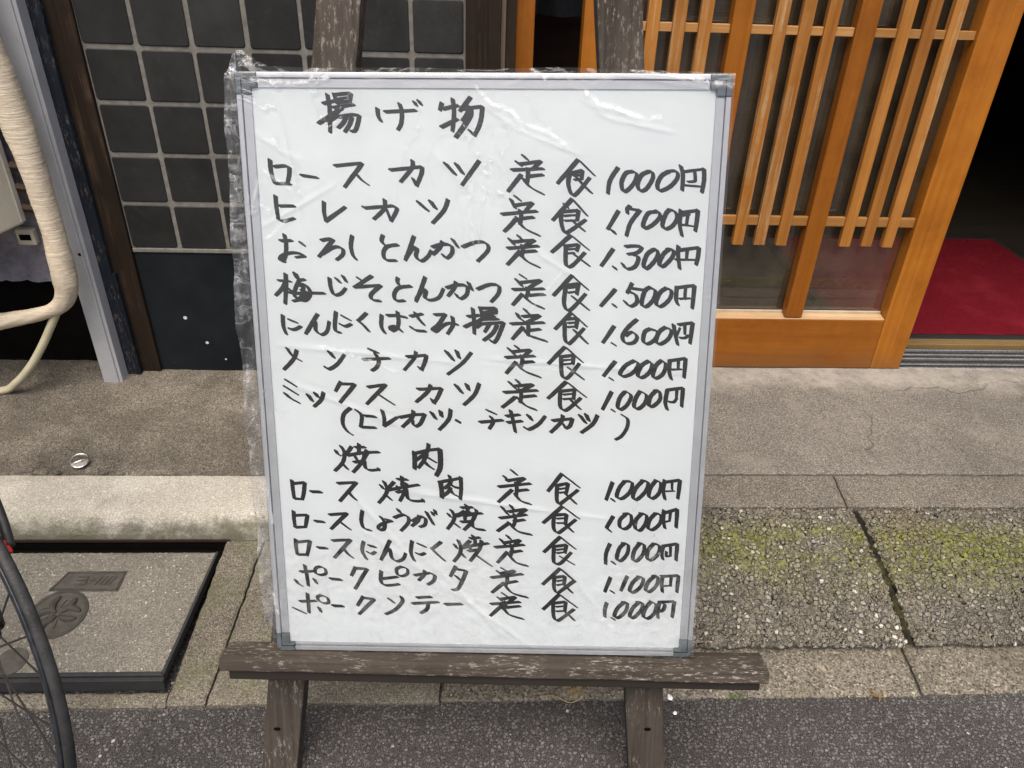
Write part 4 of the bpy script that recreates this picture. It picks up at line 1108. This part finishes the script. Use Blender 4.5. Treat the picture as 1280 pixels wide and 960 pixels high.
# ------------------------------------------------------------------ clear plastic bag over the board
M = Mat('clear_film')
P = M.co
xyz = M.xyz(P)
u_, v_ = xyz[0], xyz[1]
wt = M.t.nodes.new("ShaderNodeAttribute"); wt.attribute_name = 'painted_glint'  # sky glints on the film's folds, painted as white lines
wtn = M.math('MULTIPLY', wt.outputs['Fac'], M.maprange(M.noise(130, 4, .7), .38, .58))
low = M.maprange(v_, .22, .05)
crn = M.noise(7.5, 5, .55, M.mapv((1.0, .55, 1), (0, 0, 0), P, (0, 0, R(38))), .8)
crk = M.maprange(M.math('ABSOLUTE', M.math('SUBTRACT', crn, .5)), .0, .0035, 1, 0)
msk = M.maprange(M.noise(4.2, 3, .5, M.mapv((1, 1, 1), (3, 8, 0), P)), .52, .60)
crease = M.math('MULTIPLY', crk, msk)
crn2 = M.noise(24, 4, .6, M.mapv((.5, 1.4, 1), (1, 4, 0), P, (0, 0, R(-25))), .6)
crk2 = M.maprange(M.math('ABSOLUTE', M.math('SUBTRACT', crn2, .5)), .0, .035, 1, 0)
flap = M.maprange(u_, .004, -.004)
topz = M.math('MULTIPLY', M.maprange(v_, .764, .778), 1.0)
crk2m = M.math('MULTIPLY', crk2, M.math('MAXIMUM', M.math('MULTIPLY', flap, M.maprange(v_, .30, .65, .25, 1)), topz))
wet = M.math('MULTIPLY', M.maprange(M.math('ADD', v_, M.math('MULTIPLY', M.noise(6, 4, .6), .12)), .262, .215),
             M.maprange(M.noise(75, 5, .72), .44, .60))
wet = M.math('MULTIPLY', wet, M.maprange(M.noise(6.5, 3, .5, M.mapv((1, 1, 1), (6, 1, 0), P)), .38, .52))
bl = M.noise(52, 3, .55, None, 1.2)
blr = M.math('MULTIPLY', M.maprange(M.math('ABSOLUTE', M.math('SUBTRACT', bl, .52)), 0, .022, 1, 0), low)
hgt = M.math('ADD', M.math('MULTIPLY', crn, .16), M.math('ADD', M.math('MULTIPLY', wet, .25), M.math('MULTIPLY', crn2, M.math('ADD', M.math('MULTIPLY', flap, 1.2), .15))))
hgt = M.math('ADD', hgt, M.math('MULTIPLY', crease, .25))
nrm = M.bump(hgt, .55, .004)
tr = M.t.nodes.new("ShaderNodeBsdfTransparent"); tr.inputs[0].default_value = (.965, .97, .97, 1)
M.put(tr.inputs[0], M.mix(M.math('MULTIPLY', blr, .40), (.965, .97, .972), (.70, .71, .72)))
gl = M.t.nodes.new("ShaderNodeBsdfGlossy"); gl.inputs["Roughness"].default_value = .14; M.put(gl.inputs["Normal"], nrm)
df = M.t.nodes.new("ShaderNodeBsdfDiffuse"); df.inputs[0].default_value = (.86, .87, .88, 1); M.put(df.inputs["Normal"], nrm)
fr = M.t.nodes.new("ShaderNodeFresnel"); fr.inputs[0].default_value = 1.5; M.put(fr.inputs["Normal"], nrm)
mx = M.t.nodes.new("ShaderNodeMixShader"); M.put(mx.inputs[0], M.math('MULTIPLY', fr.outputs[0], .95, True))
M.t.links.new(tr.outputs[0], mx.inputs[1]); M.t.links.new(gl.outputs[0], mx.inputs[2])
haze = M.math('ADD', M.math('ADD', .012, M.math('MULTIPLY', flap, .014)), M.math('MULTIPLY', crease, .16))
haze = M.math('ADD', haze, M.math('ADD', M.math('MULTIPLY', wet, .075), M.math('ADD', M.math('MULTIPLY', crk2m, .13), M.math('MULTIPLY', wtn, .6))), True)  # creases, flap and top crumple are whitened to imitate reflected sky
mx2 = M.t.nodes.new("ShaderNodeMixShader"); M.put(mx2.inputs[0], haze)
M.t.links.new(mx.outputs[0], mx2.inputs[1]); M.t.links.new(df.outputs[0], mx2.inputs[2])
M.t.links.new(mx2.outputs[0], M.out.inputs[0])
m_film = M.m

FL = [(.000, .0), (.0141, -.0137), (.06, -.019), (.116, -.0214), (.238, -.0226), (.375, -.0235), (.4835, -.0255), (.56, -.0232), (.636, -.0229), (.70, -.0195), (.7316, -.0209), (.775, -.0185), (.800, -.0135), (.83, -.006)]
TP = [(-.03, .796), (-.0132, .8035), (-.0075, .8105), (.0053, .8135), (.0173, .8055), (.028, .799), (.0407, .7945), (.10, .7925), (.20, .7935), (.30, .792), (.393, .7950), (.47, .792), (.565, .7895), (.61, .788)]
BT = [(-.03, .012), (-.014, .012), (.0, .003), (.05, .001), (.3, .0015), (.5, .002), (.56, -.003), (.575, -.004), (.61, .001)]


def interp(tab, x):
    if x <= tab[0][0]: return tab[0][1]
    for (a, fa), (b, f2) in zip(tab, tab[1:]):
        if x <= b:
            t = (x - a) / (b - a); t = t * t * (3 - 2 * t)
            return fa + (f2 - fa) * t
    return tab[-1][1]


CREASES = [((.135, .190), (.40, -.01)), ((.215, .155), (.33, .03)), ((.03, .455), (.26, .435)), ((.31, .44), (.56, .425)), ((.05, .40), (.19, .345)),
           ((.30, .757), (.345, .728)), ((.345, .728), (.42, .700)), ((.425, .764), (.455, .742)), ((.455, .742), (.53, .728)),
           ((.34, .60), (.43, .54)), ((.02, .61), (.11, .66)), ((.20, .25), (.47, .215)), ((.42, .14), (.50, .02)), ((.10, .27), (.24, .10)),
           ((.46, .79), (.60, .771)), ((.24, .70), (.30, .64)), ((.02, .72), (.07, .69))]
SEG = []
for a, b in CREASES:
    SEG.append((Vector((*a, 0)), Vector((*b, 0))))


def film_w(u, v):
    w = .0034
    if u < .0: w = .0034 - min(1, -u / .012) ** .7 * .011 + min(1, -u / .008) * .009 * fb(u * 42 + 4, v * 13, 1)
    if v > .787:
        t = min(1, (v - .787) / .008)
        w -= t * .010
        if u < .03: w += t * .004 * fb(u * 50, v * 50, 2)
    w += .0006 * fb(u * 4 - v * 2, v * 4 + u * 2, 7) + .00012 * fb(u * 22, v * 22, 3)
    if u > .59: w = max(w, .0022)
    p = Vector((u, v, 0))
    for a, b in SEG:
        d = b - a
        t = max(0, min(1, (p - a).dot(d) / d.length_squared))
        q = a + d * t
        wob = .004 * noise.noise(Vector((u * 60, v * 60, a.x * 50)))
        ds = abs((p - q).length + wob * .6)
        if ds < .004: w += .0006 * (1 - ds / .006) * (.4 + .6 * math.sin(math.pi * min(1, max(0, t)) * .9 + .15))
    return max(w, .0016) if (u > .0 and v < .787) else w


us = lin(0, 1, 1 / 360); vs_ = lin(0, 1, 1 / 460)
fm = MB()
for tv in vs_:
    for tu in us:
        vv0 = tv * .80
        ul = interp(FL, vv0)
        u = ul + (.6025 - ul) * tu
        lo_, hi_ = interp(BT, u), interp(TP, u)
        v = lo_ + (hi_ - lo_) * tv
        fm.v.append(Vector((u, v, film_w(u, v))))
nu = len(us)
fm.f = [(j * nu + i, j * nu + i + 1, (j + 1) * nu + i + 1, (j + 1) * nu + i) for j in range(len(vs_) - 1) for i in range(nu - 1)]
bag = thing('plastic_cover', 'clear crumpled plastic bag pulled over the handwritten whiteboard', 'plastic cover', mat=BM)
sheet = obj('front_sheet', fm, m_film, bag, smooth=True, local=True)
GLINT_LINES = [((.293, .770), (.312, .752), 1.0), ((.312, .752), (.335, .744), .9), ((.335, .744), (.350, .728), 1.0), ((.350, .728), (.376, .722), .9), ((.376, .722), (.402, .706), .6),  # where the painted glints run, with their strength
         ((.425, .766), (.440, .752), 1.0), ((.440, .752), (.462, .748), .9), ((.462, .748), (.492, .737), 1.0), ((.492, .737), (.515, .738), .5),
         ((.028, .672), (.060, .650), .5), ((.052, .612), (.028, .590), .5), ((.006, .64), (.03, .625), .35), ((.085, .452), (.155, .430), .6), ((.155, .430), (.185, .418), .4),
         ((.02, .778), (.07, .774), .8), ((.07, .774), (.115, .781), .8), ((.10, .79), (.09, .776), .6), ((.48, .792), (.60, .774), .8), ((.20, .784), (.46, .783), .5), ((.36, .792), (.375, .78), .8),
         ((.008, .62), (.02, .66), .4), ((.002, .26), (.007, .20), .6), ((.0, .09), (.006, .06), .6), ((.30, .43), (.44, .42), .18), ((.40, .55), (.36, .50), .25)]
at = sheet.data.attributes.new('painted_glint', 'FLOAT', 'POINT')
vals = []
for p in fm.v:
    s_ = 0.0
    for a, b, k in GLINT_LINES:
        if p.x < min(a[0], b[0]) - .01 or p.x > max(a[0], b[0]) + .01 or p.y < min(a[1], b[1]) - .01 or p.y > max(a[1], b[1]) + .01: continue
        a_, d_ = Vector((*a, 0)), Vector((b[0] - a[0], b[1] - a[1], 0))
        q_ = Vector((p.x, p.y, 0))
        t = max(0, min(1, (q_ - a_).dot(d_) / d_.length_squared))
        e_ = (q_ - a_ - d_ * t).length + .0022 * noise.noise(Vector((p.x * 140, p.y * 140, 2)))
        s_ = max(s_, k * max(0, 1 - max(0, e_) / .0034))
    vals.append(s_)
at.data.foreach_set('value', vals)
# back sheet only where the bag stands out past the board, welded along the rim
bs = MB()
nv2, nu2 = 160, 8
for j in range(nv2 + 1):
    for i in range(nu2 + 1):
        vv0 = j / nv2 * .80
        ul = interp(FL, vv0)
        u = ul + (.001 - ul) * i / nu2
        lo_, hi_ = interp(BT, u), interp(TP, u)
        v = lo_ + (hi_ - lo_) * j / nv2
        t = i / nu2
        bs.v.append(Vector((u, v, lerp(film_w(u, v), -.019, t) + .004 * math.sin(math.pi * t) * fb(u * 40, v * 14, 8))))
bs.f = [(j * (nu2 + 1) + i + 1, j * (nu2 + 1) + i, (j + 1) * (nu2 + 1) + i, (j + 1) * (nu2 + 1) + i + 1) for j in range(nv2) for i in range(nu2)]
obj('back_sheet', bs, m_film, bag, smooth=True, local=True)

# ------------------------------------------------------------------ easel
m_easel = wood('weathered_easel', (.020, .0165, .0135), (.080, .067, .056), 'y', .85, 110, 1.2, bump=.6, fleck=(.19, .17, .15), spec=.12)
m_leg = wood('dark_easel_leg', (.008, .006, .005), (.028, .021, .016), 'y', .85, 110, 1.0, bump=.6, wear=(.09, .075, .06), spec=.1)
m_ledge = wood('weathered_ledge', (.026, .0215, .0175), (.105, .089, .074), 'x', .8, 100, 1.1, bump=.7, fleck=(.36, .32, .285), spec=.15)
easel = thing('wooden_easel', 'weathered grey brown wooden easel holding the whiteboard over the road edge', 'easel', mat=BM)


def lean_bar(c0, c1, v0, v1, wd, w0, w1, amp=.0012, n=40):
    """bar in the board's plane running from (c0, v0) to (c1, v1); width wd, between depths w0 and w1"""
    m = MB()
    for j in range(n + 1):
        t = j / n
        u = c0 + (c1 - c0) * t; v = v0 + (v1 - v0) * t
        for k, (du, w) in enumerate(((-.5, w1), (.5, w1), (.5, w0), (-.5, w0))):
            m.v.append(Vector((u + du * wd + amp * fb(k * 3.3, v * 9, c0), v, w + amp * fb(k * 7.1, v * 8, c1))))
    for j in range(n):
        for k in range(4):
            k2 = (k + 1) % 4
            m.f.append((j * 4 + k, j * 4 + k2, (j + 1) * 4 + k2, (j + 1) * 4 + k))
    m.f += [(3, 2, 1, 0), tuple(n * 4 + k for k in range(4))]
    return m


for s, (cA, cB) in enumerate(((-.024, .1603), (.5555, .4415))):
    # the lower, darker stretch and the bleached upper stretch are one post
    post = obj('post', lean_bar(cA, cB, -.263 if s == 0 else -.279, 1.14, .0555, -.052, -.0195), m_easel, easel, bevel=.002, local=True)
hole_spots = ((.003 - .020, -.150), (.5465, -.138))
for hu, hv in hole_spots:
    h = MB()
    for q in range(10):
        a = 2 * math.pi * q / 10
        h.v.append(Vector((hu + .0055 * math.cos(a), hv + .0032 * math.sin(a), -.0178)))
    h.f = [tuple(range(10))]
    obj('bolt_hole', h, m_dark, easel, local=True)
lm = MB()
nl = 60
for j in range(nl + 1):
    t = j / nl
    u = lerp(-.0775, .705, t)
    for k, (dv, w) in enumerate(((-.0195, .0295), (.0, .0285), (.0, -.019), (-.0195, -.019))):
        tl = 0.0008 + t * -.0012
        lm.v.append(Vector((u, dv - .001 + tl - .0035 * t + .0011 * fb(u * 12, k * 4.0), w + .0015 * fb(u * 9, k * 2.0 + 6) - .002 * (k < 2) * (1 - t))))
for j in range(nl):
    for k in range(4):
        k2 = (k + 1) % 4
        lm.f.append((j * 4 + k2, j * 4 + k, (j + 1) * 4 + k, (j + 1) * 4 + k2))
lm.f += [(0, 1, 2, 3), tuple(nl * 4 + k for k in range(3, -1, -1))]
obj('ledge', lm, m_ledge, easel, bevel=.0025, local=True)
obj('under_batten', MB().hexa([(-.066, -.0365, -.0185), (-.066, -.0365, .022), (.695, -.040, .022), (.695, -.040, -.0185),
                               (-.066, -.0215, -.0185), (-.066, -.0215, .022), (.695, -.0255, .022), (.695, -.0255, -.0185)]), wood('shaded_batten', (.006, .0045, .0035), (.020, .014, .010), 'x', .8, 80), easel, bevel=.0015, local=True)  # colour darkened to paint in the shade below the ledge
obj('crossbar', MB().box(.17, .43, 1.06, 1.115, -.050, -.021), m_easel, easel, bevel=.002, local=True)
obj('crossbar', MB().box(.165, .455, .66, .70, -.050, -.021), m_leg, easel, bevel=.002, local=True)
top_l, top_r = BM @ Vector((.20, .69, -.070)), BM @ Vector((.41, .69, -.070))
for tp, fx in ((top_l, -.10), (top_r, .13)):
    foot = Vector((fx, -.36, .139))
    d = (foot - tp)
    sx = Vector((.022, 0, 0)); sy = Vector((0, .014, 0))
    obj('rear_leg', MB().hexa([foot - sx - sy, foot + sx - sy, foot + sx + sy, foot - sx + sy, tp - sx - sy, tp + sx - sy, tp + sx + sy, tp - sx + sy]), m_leg, easel, bevel=.002)
obj('rear_brace', MB().box(-.06, .10, -.432, -.412, .50, .535), m_leg, easel, bevel=.002)

# ------------------------------------------------------------------ utility cover in the gutter
m_iron = plain('dark_cast_iron', (.018, .018, .019), .75, .0, var=.3, scale=60, bump=.6)
m_plate = plain('grey_cast_plate', (.080, .073, .062), .8, .0, var=.4, scale=50, bump=.8, spec=.2)
m_relief = plain('worn_cast_relief', (.060, .055, .048), .8, .0, var=.4, scale=60, bump=.8, spec=.2)
lid = thing('utility_cover', 'concrete utility cover with black iron rim let into the gutter', 'utility cover', (-.74, -.665, .01))
zl = lambda x, y: lerp(.070, .040, (-y - .530) / .27)
LX0 = -.985


def lid_right(y): return lerp(-.506, -.5300, (-y - .530) / .27)


gx = lin(0, 1, .008); gy = lin(-.7885, -.534, .004)
lg = grid(gx, gy, lambda t, y: (lerp(LX0 + .012, lid_right(y) - .0045, t), y, zl(0, y) + .0006 * fb(t * 12, y * 30) - (.002 if (t in (0, 1) or y in (gy[0], gy[-1])) else 0)))
skirt(lg, len(gx), len(gy), .02)
obj('concrete_fill', lg, m_lid, lid)
rim = MB()
r0, r1 = lid_right(-.533), lid_right(-.797)
rim.hexa([(LX0, -.797, .024), (r1, -.797, .024), (r1 - .006, -.7895, .024), (LX0 + .006, -.7895, .024),
          (LX0, -.797, .0405), (r1, -.797, .0405), (r1 - .006, -.7895, .0415), (LX0 + .006, -.7895, .0415)])
rim.hexa([(r1 - .0055, -.7890, .024), (r1 + .0002, -.7965, .024), (r0, -.533, .05), (r0 - .005, -.533, .05),
          (r1 - .0055, -.7890, .0410), (r1 + .0002, -.7965, .0402), (r0, -.533, .0705), (r0 - .005, -.533, .0705)])
rim.hexa([(LX0, -.7965, .024), (LX0 + .011, -.783, .024), (LX0 + .011, -.533, .05), (LX0, -.533, .05),
          (LX0, -.7965, .0402), (LX0 + .011, -.783, .0415), (LX0 + .011, -.533, .0705), (LX0, -.533, .0705)])
obj('iron_rim', rim, m_iron, lid, bevel=.0012)
frm = MB()
frm.box(LX0, lid_right(-.8) + .002, -.8065, -.7985, .012, .0385)
obj('iron_seat', frm, m_iron, lid, bevel=.001)
slope = Vector((0, -.27, -.03)).normalized()
nrm_ = Vector((1, 0, 0)).cross(-slope).normalized()


def on_lid(x, y, h=0.0):
    return Vector((x, y, zl(0, y))) + nrm_ * h


pl = MB().prism([on_lid(-.795, -.625, -.004), on_lid(-.667, -.626, -.004), on_lid(-.665, -.580, -.004), on_lid(-.776, -.580, -.004)], nrm_ * .0052)
plate = obj('name_plate', pl, m_plate, lid, bevel=.0006)
edge = MB()
q = [(-.793, -.6235), (-.669, -.6245), (-.667, -.582), (-.775, -.582)]
for a, b in zip(q, q[1:] + q[:1]):
    a, b = Vector((*a, 0)), Vector((*b, 0)); d = (b - a).normalized(); s = Vector((-d.y, d.x, 0)) * .0035
    edge.prism([on_lid(p.x, p.y, .0012) for p in (a, b, b + s, a + s)], nrm_ * .0012)
obj('plate_border', edge, m_relief, plate)
mark = MB()
for k in range(3):
    mark.prism([on_lid(x, y, .0012) for x, y in ((-.752, -.612 + .0085 * k), (-.735, -.612 + .0085 * k), (-.735, -.609 + .0085 * k), (-.752, -.609 + .0085 * k))], nrm_ * .001)
mark.prism([on_lid(x, y, .0012) for x, y in ((-.7348, -.612), (-.732, -.612), (-.732, -.592), (-.7348, -.592))], nrm_ * .0011)
mark.prism([on_lid(x, y, .0012) for x, y in ((-.728, -.603), (-.719, -.603), (-.719, -.600), (-.728, -.600))], nrm_ * .001)
for k in range(4):
    x = -.716 + .0085 * k
    mark.prism([on_lid(a, b, .0012) for a, b in ((x, -.612), (x + .003, -.612), (x + .011, -.593), (x + .008, -.593))], nrm_ * .001)
obj('raised_mark', mark, m_relief, plate)


def disc(name, cx, cy, r, parent, h=.0012, petals=0):
    m = MB()
    n = 40
    m.prism([on_lid(cx + r * math.cos(2 * math.pi * k / n), cy + r * math.sin(2 * math.pi * k / n), -.004) for k in range(n)], nrm_ * (h + .004))
    d = obj(name, m, m_plate, parent, bevel=.0004)
    if petals:
        e = MB()
        for k in range(n):
            a, b = 2 * math.pi * k / n, 2 * math.pi * (k + 1) / n
            e.prism([on_lid(cx + q * math.cos(z), cy + q * math.sin(z), h) for q, z in ((r * .99, a), (r * .99, b), (r * .88, b), (r * .88, a))], nrm_ * .0009)
        for k in range(petals):
            a0 = 2 * math.pi * k / petals + .3 + random.uniform(-.3, .3)
            cu = random.choice((-1.1, .6, 1.2))
            tube = [on_lid(cx + r * .75 * s * math.cos(a0 + cu * s), cy + r * .75 * s * math.sin(a0 + cu * s), h + .0006) for s in (.12, .35, .6, .85, 1.0)]
            e.tube(smooth_path(tube, 3), [.0022 + .0042 * math.sin(math.pi * i / 12) for i in range(13)], 8)
            tube = [on_lid(cx + r * .72 * s * math.cos(a0 + .5 - .4 * s), cy + r * .72 * s * math.sin(a0 + .5 - .4 * s), h + .0004) for s in (.35, .55, .8)]
            e.tube(smooth_path(tube, 3), .0013, 6)
        obj('raised_emblem', e, m_relief, d)
    return d


disc('emblem_disc', -.757, -.675, .052, lid, petals=7)
disc('lifting_plug', -.795, -.768, .026, lid)
tag(obj('iron_angle', MB().box(-1.0, -.488, -.5150, -.5117, .0770, .0825), plain('rusty_iron', (.030, .017, .012), .9, spec=.1), bevel=.0006),
    'rusty iron edge under the pale kerb above the utility cover', 'iron edge')

# ------------------------------------------------------------------ bicycle: rear wheel looks into the picture
hd, lean = R(-37.64), .2222
dB = Vector((math.cos(hd), math.sin(hd), 0)); sB = Vector((-math.sin(hd), math.cos(hd), 0))
upB = Vector((0, 0, 1)) * math.cos(lean) + sB * math.sin(lean)
BK = Matrix((-dB, -(upB.cross(-dB)) * -1, upB)).transposed().to_4x4()      # x forward, y sideways, z up
BK.translation = Vector((-.7500, -.9882, 0))
m_tyre = plain('dusty_tyre', (.022, .0215, .021), .7, var=.7, scale=45, bump=1.0)
m_rim = plain('black_rim', (.020, .023, .029), .4, .1, var=.8, scale=90)
m_spoke = plain('spoke_steel', (.055, .052, .05), .4, .7)
m_frameb = plain('black_bike_paint', (.012, .012, .014), .3)
m_red = plain('red_plastic', (.55, .02, .02), .4)
bike = thing('bicycle', 'parked black bicycle whose rear wheel enters at the lower left corner', 'bicycle', mat=BK)
RW = .300


def ringtube(c, r, rad, n=96, k=12, sq=1.0):
    m = MB()
    for i in range(n):
        a = 2 * math.pi * i / n
        for j in range(k):
            b = 2 * math.pi * j / k
            rr = r + rad * math.cos(b)
            m.v.append(Vector((c[0] + rr * math.cos(a), c[1] + rad * sq * math.sin(b), c[2] + rr * math.sin(a))))
    for i in range(n):
        for j in range(k):
            i2, j2 = (i + 1) % n, (j + 1) % k
            m.f.append((i * k + j, i * k + j2, i2 * k + j2, i2 * k + j))
    return m


def rimring(c, ro, ri, hw, n=96):
    m = MB()
    prof = [(ro, -hw), (ro, hw), (ro - .008, hw), (ri + .006, hw * .75), (ri, 0), (ri + .006, -hw * .75), (ro - .008, -hw)]
    k = len(prof)
    for i in range(n):
        a = 2 * math.pi * i / n
        for r, w in prof:
            m.v.append(Vector((c[0] + r * math.cos(a), c[1] + w, c[2] + r * math.sin(a))))
    for i in range(n):
        for j in range(k):
            i2, j2 = (i + 1) % n, (j + 1) % k
            m.f.append((i * k + j, i * k + j2, i2 * k + j2, i2 * k + j))
    return m


def wheel(cx, cz):
    c = (cx, 0, cz)
    w = obj('wheel', rimring(c, RW - .0085, RW - .030, .0085), m_rim, bike, local=True, smooth=False, bevel=.001)
    obj('tyre', ringtube(c, RW - .0054, .0054, sq=1.25), m_tyre, w, local=True, smooth=True)
    hub = MB(); hub.tube([(cx, -.05, cz), (cx, .05, cz)], .019, 16)
    hub.tube([(cx, -.036, cz), (cx, -.032, cz)], .028, 16); hub.tube([(cx, .032, cz), (cx, .036, cz)], .028, 16)
    obj('hub', hub, m_spoke, w, local=True)
    for i in range(28):
        a = 2 * math.pi * (i + .3) / 28
        side = 1 if i % 2 else -1
        off = R(58) * (1 if (i // 2) % 2 else -1)
        p0 = (cx + .026 * math.cos(a + off), side * .034, cz + .026 * math.sin(a + off))
        p1 = (cx + (RW - .029) * math.cos(a), side * .002, cz + (RW - .029) * math.sin(a))
        obj('spoke', MB().tube([p0, p1], .00135, 6), m_spoke, w, local=True)
    return w


wheel(0, RW)
fx = .98
w2 = wheel(fx, RW + .02)
vz = MB().tube([(-RW * .80, .004, RW - RW * .33), (-RW * .70, .006, RW - RW * .29)], .003, 8)
obj('valve', vz, m_black, bike, local=True)
bx, bz = .41, .27
for sy in (-1, 1):
    obj('seat_stay', MB().tube([(.0, .055 * sy, RW), (.12, .035 * sy, RW + .30), (.27, .012 * sy, .80)], .0085, 10), m_frameb, bike, local=True, smooth=True)
    obj('chain_stay', MB().tube([(.0, .055 * sy, RW), (bx, .03 * sy, bz)], .009, 10), m_frameb, bike, local=True, smooth=True)
    obj('fork_blade', MB().tube([(fx, .05 * sy, RW + .02), (fx - .07, .045 * sy, RW + .34)], .011, 10), m_frameb, bike, local=True, smooth=True)
obj('seat_tube', MB().tube([(bx, 0, bz), (.25, 0, .86)], .015, 12), m_frameb, bike, local=True, smooth=True)
obj('down_tube', MB().tube([(bx, 0, bz), (fx - .11, 0, .68)], .018, 12), m_frameb, bike, local=True, smooth=True)
obj('top_tube', MB().tube([(.272, 0, .78), (fx - .125, 0, .77)], .014, 12), m_frameb, bike, local=True, smooth=True)
obj('head_tube', MB().tube([(fx - .10, 0, .63), (fx - .15, 0, .86)], .019, 12), m_frameb, bike, local=True, smooth=True)
sd = MB()
for j in range(9):
    t = j / 8
    hw = .075 * (1 - t) ** .7 + .017
    for k in range(8):
        a = 2 * math.pi * k / 8
        sd.v.append(Vector((.12 + .25 * t, hw * math.cos(a), .885 + .022 * math.sin(a) + .02 * (1 - t) ** 2)))
sd.f = [(j * 8 + k, j * 8 + (k + 1) % 8, (j + 1) * 8 + (k + 1) % 8, (j + 1) * 8 + k) for j in range(8) for k in range(8)] + [tuple(range(7, -1, -1)), tuple(64 + k for k in range(8))]
obj('saddle', sd, m_black, bike, local=True, smooth=True)
obj('handlebar', MB().tube(smooth_path([(fx - .16, -.27, .93), (fx - .13, -.12, .92), (fx - .13, .12, .92), (fx - .16, .27, .93)], 6), .011, 10), m_frameb, bike, local=True, smooth=True)
ang = R(180 - 57)
px_, pz_ = (RW - .024) * math.cos(ang), RW + (RW - .024) * math.sin(ang)
t_ = Vector((-math.sin(ang), 0, math.cos(ang))); r_ = Vector((math.cos(ang), 0, math.sin(ang)))
for sy in (-1, 1):
    c = Vector((px_, sy * .0125, pz_)) - r_ * .002
    hx = MB()
    y_ = Vector((0, .005, 0))
    hx.hexa([c - t_ * .009 - r_ * .004 - y_, c + t_ * .009 - r_ * .004 - y_, c + t_ * .009 - r_ * .004 + y_, c - t_ * .009 - r_ * .004 + y_,
             c - t_ * .009 + r_ * .004 - y_, c + t_ * .009 + r_ * .004 - y_, c + t_ * .009 + r_ * .004 + y_, c - t_ * .009 + r_ * .004 + y_])
    pad = obj('brake_pad', hx, m_red if sy < 0 else m_black, bike, local=True, bevel=.002)
    obj('brake_arm', MB().tube(smooth_path([c + Vector((0, sy * .005, 0)), c + Vector((0, sy * .011, 0)) + t_ * -.03, c + Vector((0, sy * .012, 0)) - t_ * .07 + r_ * .012], 4), .006, 8), m_black, bike, local=True, smooth=True)

# ------------------------------------------------------------------ small things on the ground
zr = lambda x, y: z_apron_l(x, y)
rg = thing('can_ring', 'bright metal ring lid lying in the broken concrete by the pale kerb', 'ring lid', (-.833, -.349, .142))
m_steel = plain('bright_steel', (.68, .66, .62), .25, .95)
ringm = MB()
tilt = Matrix.Translation((-.833, -.3475, .1505)) @ Matrix.Rotation(R(25), 4, 'Z') @ Matrix.Rotation(R(14), 4, 'X')
pts = [tilt @ Vector((.017 * math.cos(2 * math.pi * k / 32), .0185 * math.sin(2 * math.pi * k / 32), 0)) for k in range(33)]
ringm.tube(pts, .0018, 8, caps=False)
obj('ring', ringm, m_steel, rg, smooth=True)
obj('bar', MB().tube([tilt @ Vector((-.018, -.006, .001)), tilt @ Vector((.018, .001, .002))], .0026, 8), m_steel, rg, smooth=True)
obj('half_disc', MB().prism([tilt @ Vector((.0165 * math.cos(R(185 + 17 * k)), .0175 * math.sin(R(185 + 17 * k)), -.003)) for k in range(11)], (0, 0, .003)), plain('worn_steel', (.33, .3, .27), .5, .6), rg, bevel=.0006)


def scrap(name, x, y, z, r, mat, label, cat):
    m = MB()
    n = 11
    for k in range(n):
        a = 2 * math.pi * k / n
        q = r * (.6 + .5 * random.random())
        m.v.append(Vector((x + q * math.cos(a) * .8, y + q * math.sin(a), z + .001 * random.random())))
    m.v.append(Vector((x, y, z + .003)))
    m.f = [(k, (k + 1) % n, n) for k in range(n)]
    return tag(obj(name, m, mat, smooth=True), label, cat)


m_paper = plain('white_scrap', (.85, .85, .84), .7)
scrap('paper_scrap', .3425, -.829, .0085, .0062, m_paper, 'larger white crumb at the gutter edge beside the right easel leg', 'scrap')
scrap('paper_scrap', .345, -.858, .006, .0045, m_paper, 'smaller white crumb on the asphalt beside the right easel leg', 'scrap')
m_straw = plain('dry_straw', (.36, .27, .13), .9, var=.35)
m_weed = plain('weed_green', (.10, .14, .03), .8, var=.4)


def tuft(name, x, y, z, n, L, mat, label, cat, spread=.8):
    m = MB()
    for k in range(n):
        a = random.uniform(0, 6.28); l = L * random.uniform(.5, 1.1)
        b = Vector((x + random.gauss(0, .006), y + random.gauss(0, .004), z))
        d = Vector((math.cos(a) * spread, math.sin(a) * spread, random.uniform(.15, .8)))
        m.tube(smooth_path([b, b + d * l * .5, b + d * l + Vector((0, 0, -l * .35))], 3), .0006, 5)
    return tag(obj(name, m, mat), label, cat)


tuft('dry_grass', .178, -.812, .008, 34, .028, m_straw, 'tuft of dry straw coloured grass under the middle of the easel ledge', 'dry grass')
tuft('dry_grass', .712, -.829, .007, 12, .016, plain('orange_straw', (.24, .14, .05), .9), 'small orange dry tuft at the road edge right of the easel', 'dry grass')
tuft('weed', .458, -.828, .007, 16, .013, m_weed, 'tiny green weed at the road edge under the right end of the ledge', 'weed', .6)
tw = MB().tube(smooth_path([(.115, -.8265, .012), (.14, -.829, .016), (.165, -.838, .010), (.185, -.832, .012)], 4), .0007, 5)
tag(obj('twig', tw, m_straw), 'thin pale twig lying across the road edge below the board', 'twig')
